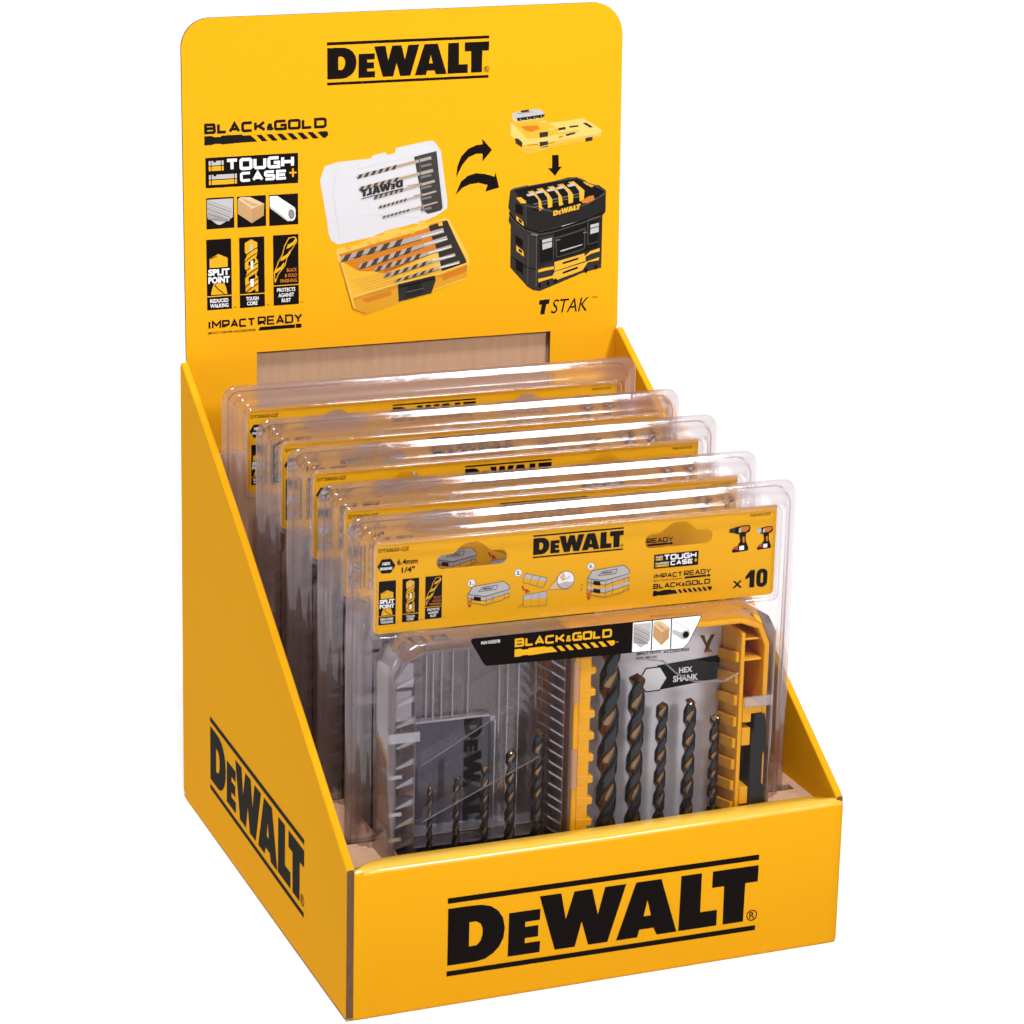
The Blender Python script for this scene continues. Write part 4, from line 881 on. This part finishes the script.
    b.sheet([st+st2], lambda x, z: (x, -.0310-.06*abs(z-.175), z), lambda x, z: (x, -.0305-.06*abs(z-.175), z))
    for p, q in zip(st[:-1], st[1:]):
        b.loft([[(p[0], -.0322, p[1]), (p[0], -.0310, p[1]-.0008), (p[0], -.0310, p[1]+.0006)], [(q[0], -.0322, q[1]), (q[0], -.0310, q[1]-.0008), (q[0], -.0310, q[1]+.0006)]], mi=1)
    b.build('clear_strip', ['blister_plastic', 'lit_clear_plastic'], c)
    b = MB(); b.sheet([[(.0968, .055), (.1066, .055), (.1066, .098), (.1046, .100), (.1046, .118), (.1066, .120), (.1066, .132), (.1050, .1425), (.0985, .1425), (.0985, .134), (.0968, .132)]], lambda x, z: (x, -.0336, z), lambda x, z: (x, -.0240, z))
    bevel(b.build('latch', ['latch_black'], c), .0005)
    b = MB(); b.box(.0915, .1085, -.0348, -.0334, .1480, .1540); b.box(.1070, .1085, -.0334, -.0240, .1480, .1540); b.build('clear_catch', ['lit_clear_plastic'], c)
    for z in (.055, .110, .162): b = MB(); b.box(-.0128, -.0090, -.0340, -.0328, z, z+.024); b.build('hinge', ['lid_plastic'], c)
    b = MB(); b.box(.0060, .0885, -.0066, -.0052, .016, .1915); bc = b.build('backing_card', ['silver_card'], c)
    e = Art()
    e.stroke('dark', 'READY', 42, 178.0, 27, 5.0, 1.0, .12); e.text('dark', 'IMPACT DRIVER', 36, 175.0, 1.8, 15, .02); e.text('dark', 'ACCESSORIES', 52.5, 174.6, 1.8, 16, .02); e.text('dark', 'FOR METAL', 36, 172.4, 1.6, 13, .02)
    ca2 = [(76, 181), (74.5, 183.5), (77.5, 183), (79, 178.5), (81.5, 183), (84, 183), (82, 179), (80.5, 175), (83, 172.5), (77.5, 172.5), (78.6, 176)]
    e.poly('brown', ca2); e.poly('orange', [(77.6, 172.8), (80.5, 174.2), (82.4, 172.9)])
    e.poly('black2', [(49, 167.8), (87.9, 170.2), (87.9, 155.8), (49, 152.6)])
    hx = [(46.6+9.2*math.cos(R(60*i)), 159.6+8.6*math.sin(R(60*i))) for i in range(6)]
    e.poly('black2', hx); e.poly('white', [(46.6+(x-46.6)*.9, 159.6+(z-159.6)*.9) for x, z in hx])
    e.text('white', 'HEX', 62.5, 161.6, 3.4, 8.4, .035); e.text('white', 'SHANK', 59.0, 156.4, 3.9, 15.6, .035)
    e.text('black', 'TM', 34.6, 152.2, 1.0, 3.0, .02)
    e.build('print', lambda x, z, l: (x/1000, -.0066-l/1000, z/1000), bc)
    b = MB(); b.box(.0030, .0880, -.0270, -.0066, .016, .0300); b.build('bit_holder', ['latch_black'], c)
    return c
def copy_tree(o, parent=None):
    c = o.copy(); COL.objects.link(c); c.parent = parent
    for ch in list(o.children): copy_tree(ch, c)
    return c
def pk_label(i): return ['rearmost clear blister pack, just in front of the brown kraft window of the header',
    'second clear blister pack from the header, its card almost wholly hidden', 'middle of the five clear blister packs in the box',
    'clear blister pack directly behind the frontmost one', 'frontmost clear blister pack showing its whole yellow card and black band label'][i]
def cs_label(i): return ['opened drill bit case inside the rearmost blister pack', 'opened drill bit case inside the second blister pack from the header',
    'opened drill bit case inside the middle blister pack', 'opened drill bit case inside the pack just behind the frontmost one',
    'opened drill bit case in the front pack, showing its silver card and ten bits'][i]
pk = empty('blister_pack', pk_label(4), 'blister pack', (PK[4][0], PK[4][1], PK[4][2]), R(PK[4][3]), 'blister packs standing in the display box')
blister_front().build('front_shell', ['blister_plastic', 'flange_plastic'], pk)
blister_back().build('back_shell', ['blister_plastic', 'flange_plastic'], pk)
cd = c1.build('insert_card', ['insert_yellow'], pk); ca.build('print', CP, cd)
bl = s1.build('band_label', ['ink_black'], pk); sa.build('print', SP, bl)
bl['label'] = 'black band label with yellow lettering'
case = make_case((PK[4][0], PK[4][1], PK[4][2]), R(PK[4][3]), cs_label(4), 'opened drill bit cases inside the packs')
for i in range(4):
    for src, lab in ((pk, pk_label(i)), (case, cs_label(i))):
        c = copy_tree(src); c['label'] = lab; c.location = PK[i][:3]; c.rotation_euler = (0, 0, R(PK[i][3]))

# ------------------------------------------------------------------ drill bits
def drill_bit(x, y, ztip, dia, length, label, phase, shank_d=None, tip=True):
    """twist drill standing upright, point up; hexagonal shank below"""
    M = Matrix.Rotation(R(PK[4][3]), 4, 'Z'); p = M @ Vector((x, y, 0))
    root = empty('drill_bit', label, 'drill bit', (PK[4][0]+p.x, PK[4][1]+p.y, PK[4][2]+.022), R(PK[4][3]), 'drill bits in the front case')
    H = ztip-.022; r = dia/2; fl = length; z0 = H-fl; n = 40; pitch = dia*3.85; steps = int(fl/(dia*.085))
    # cross-section of two lands and two gullets
    prof = []
    for i in range(n):
        t = 2*math.pi*i/n; c = math.cos(t); g = abs(c)
        q = r*(1-.42*max(0, (g-.62)/.38)**.7)
        if .50 < g < .62 and c*math.sin(t) > 0: q = r*.94
        prof.append((q, t))
    b = MB(); loops = []
    cone = r*.60
    for s in range(steps+1):
        z = z0+fl*s/steps; a0 = phase+2*math.pi*(z-H)/pitch
        k = 1 if z < H-cone else max(.05, (H-z)/cone)
        loops.append([(q*k*math.cos(t+a0), q*k*math.sin(t+a0), z) for q, t in prof])
    m = len(loops); vs = [p for l in loops for p in l]
    for s in range(m-1):
        for i in range(n):
            j = (i+1) % n; tm = 2*math.pi*(i+.5)/n; g = abs(math.cos(tm))
            conez = (z0+fl*(s+.5)/steps) > H-cone
            mi = 2 if conez else (1 if g > .78 else 0)
            b.f.append([s*n+i, s*n+j, (s+1)*n+j, (s+1)*n+i]); b.m.append(mi); b.sm.append(not conez)
    b.v = [tuple(v) for v in vs]
    b.f.append(list(range((m-1)*n, m*n))); b.m.append(2); b.sm.append(False)
    b.build('twist_body', ['bit_black', 'bit_gold', 'bit_gold'], root)
    b = MB(); sd = .0032
    hexl = lambda z, q: [(q*math.cos(R(60*i+15)), q*math.sin(R(60*i+15)), z) for i in range(6)]
    cyl = lambda z, q: [(q*math.cos(R(30*i)), q*math.sin(R(30*i)), z) for i in range(12)]
    b.loft([hexl(0, sd*.8), hexl(.0008, sd), hexl(z0*.45, sd), hexl(z0*.45+.001, sd*.8)], cap0=True, cap1=True)
    b.loft([cyl(z0*.45+.001, sd*.8), cyl(z0*.6, r*.95), cyl(z0, r*.95)], cap0=True, cap1=True, smooth=True)
    b.build('hex_shank', ['bit_steel'], root)
    return root
SPEC = [(.0150, .1960, .0118, .160, 'thickest drill bit, beside the yellow hinge strip, its point hidden by the black band', 2.2),
        (.0316, .1695, .0096, .135, 'second thickest drill bit, with a pale ground point below the wood picture', 1.0),
        (.0476, .1508, .0070, .115, 'middle one of the five drill bits standing before the silver card', 2.6),
        (.0648, .1512, .0076, .116, 'drill bit on the silver card under the white hexagon label, second from the orange comb', 0.4),
        (.0806, .1396, .0060, .105, 'shortest drill bit on the silver card, next to the orange comb wall', 1.7),
        (-.0905, .1163, .0033, .080, 'thinnest drill bit, leftmost in the clear lid', .3),
        (-.0748, .1205, .0041, .085, 'second drill bit from the left in the clear lid, over the dark logo', 1.2),
        (-.0582, .1250, .0048, .090, 'middle drill bit of the five in the clear lid', 2.0),
        (-.0430, .1330, .0060, .098, 'second largest drill bit in the clear lid, right of the window frame', 2.9),
        (-.0268, .1430, .0070, .104, 'largest drill bit in the clear lid, beside its slanted comb', .8)]
for x, zt, dia, ln, lab, ph in SPEC: drill_bit(x, -.0190, zt, dia, ln, lab, ph)

# ------------------------------------------------------------------ table, light, camera
b = MB(); b.box(-30, 30, -30, 30, -.02, -.0006)
g = b.build('ground', ['table_white']); g['kind'] = 'structure'; g['label'] = 'seamless white studio surface'
w = bpy.data.worlds.new('World'); scene.world = w; w.use_nodes = True
w.node_tree.nodes['Background'].inputs['Color'].default_value = (1, 1, 1, 1); w.node_tree.nodes['Background'].inputs['Strength'].default_value = WORLD
def lamp(name, kind, loc, energy, target=None, size=1, sy=None, angle=None, col=(1, 1, 1)):
    d = bpy.data.lights.new(name, kind); d.energy = energy; d.color = col
    if kind == 'AREA': d.shape = 'RECTANGLE'; d.size = size; d.size_y = sy or size
    if angle is not None: d.angle = angle
    o = bpy.data.objects.new(name, d); COL.objects.link(o); o.location = loc
    if target is not None: o.rotation_euler = (Vector(target)-Vector(loc)).to_track_quat('-Z', 'Y').to_euler()
    return o
def soft(name, loc, energy, target, size, sy, spread):
    o = lamp(name, 'AREA', loc, energy, target, size, sy); o.data.spread = R(spread); return o
az, tilt = R(21), R(TILT)
lamp('overhead_light', 'SUN', (-math.sin(az)*math.sin(tilt)*3+.15, -math.cos(az)*math.sin(tilt)*3+.15, math.cos(tilt)*3), TOP, (.15, .15, 0), angle=R(10))
soft('key_softbox', (1.0, -2.0, 1.5), KEY, (.17, .33, .48), .5, .5, 30)
soft('added_fill_light', (-1.9, -.3, 1.0), FILL, (.0, .2, .12), .8, .8, 40)  # added fill light that lifts the left side panel
soft('added_back_strip', (-.2, 2.4, 1.3), BACK, (.15, .15, .25), 4.5, .30, 90)  # added wide strip that puts edge highlights on the plastic rims

cam = bpy.data.cameras.new('camera'); co = bpy.data.objects.new('camera', cam); COL.objects.link(co); scene.camera = co
co.location = (-.48696, -1.37655, .76471)
co.rotation_mode = 'XYZ'
co.rotation_euler = (CRX, CRY, CRZ)
cam.sensor_width = 36; cam.lens = 36*2944.269/1024
cam.shift_x = (512-421.5236)/1024; cam.shift_y = -(512-387.3703)/1024
cam.clip_end = 200; cam.clip_start = .05
scene.render.resolution_x = scene.render.resolution_y = 1024
scene.render.engine = 'CYCLES'
scene.cycles.transparent_max_bounces = 96; scene.cycles.max_bounces = 10
scene.view_settings.view_transform = 'Standard'; scene.view_settings.look = 'None'; scene.view_settings.exposure = EXPO; scene.view_settings.gamma = 1
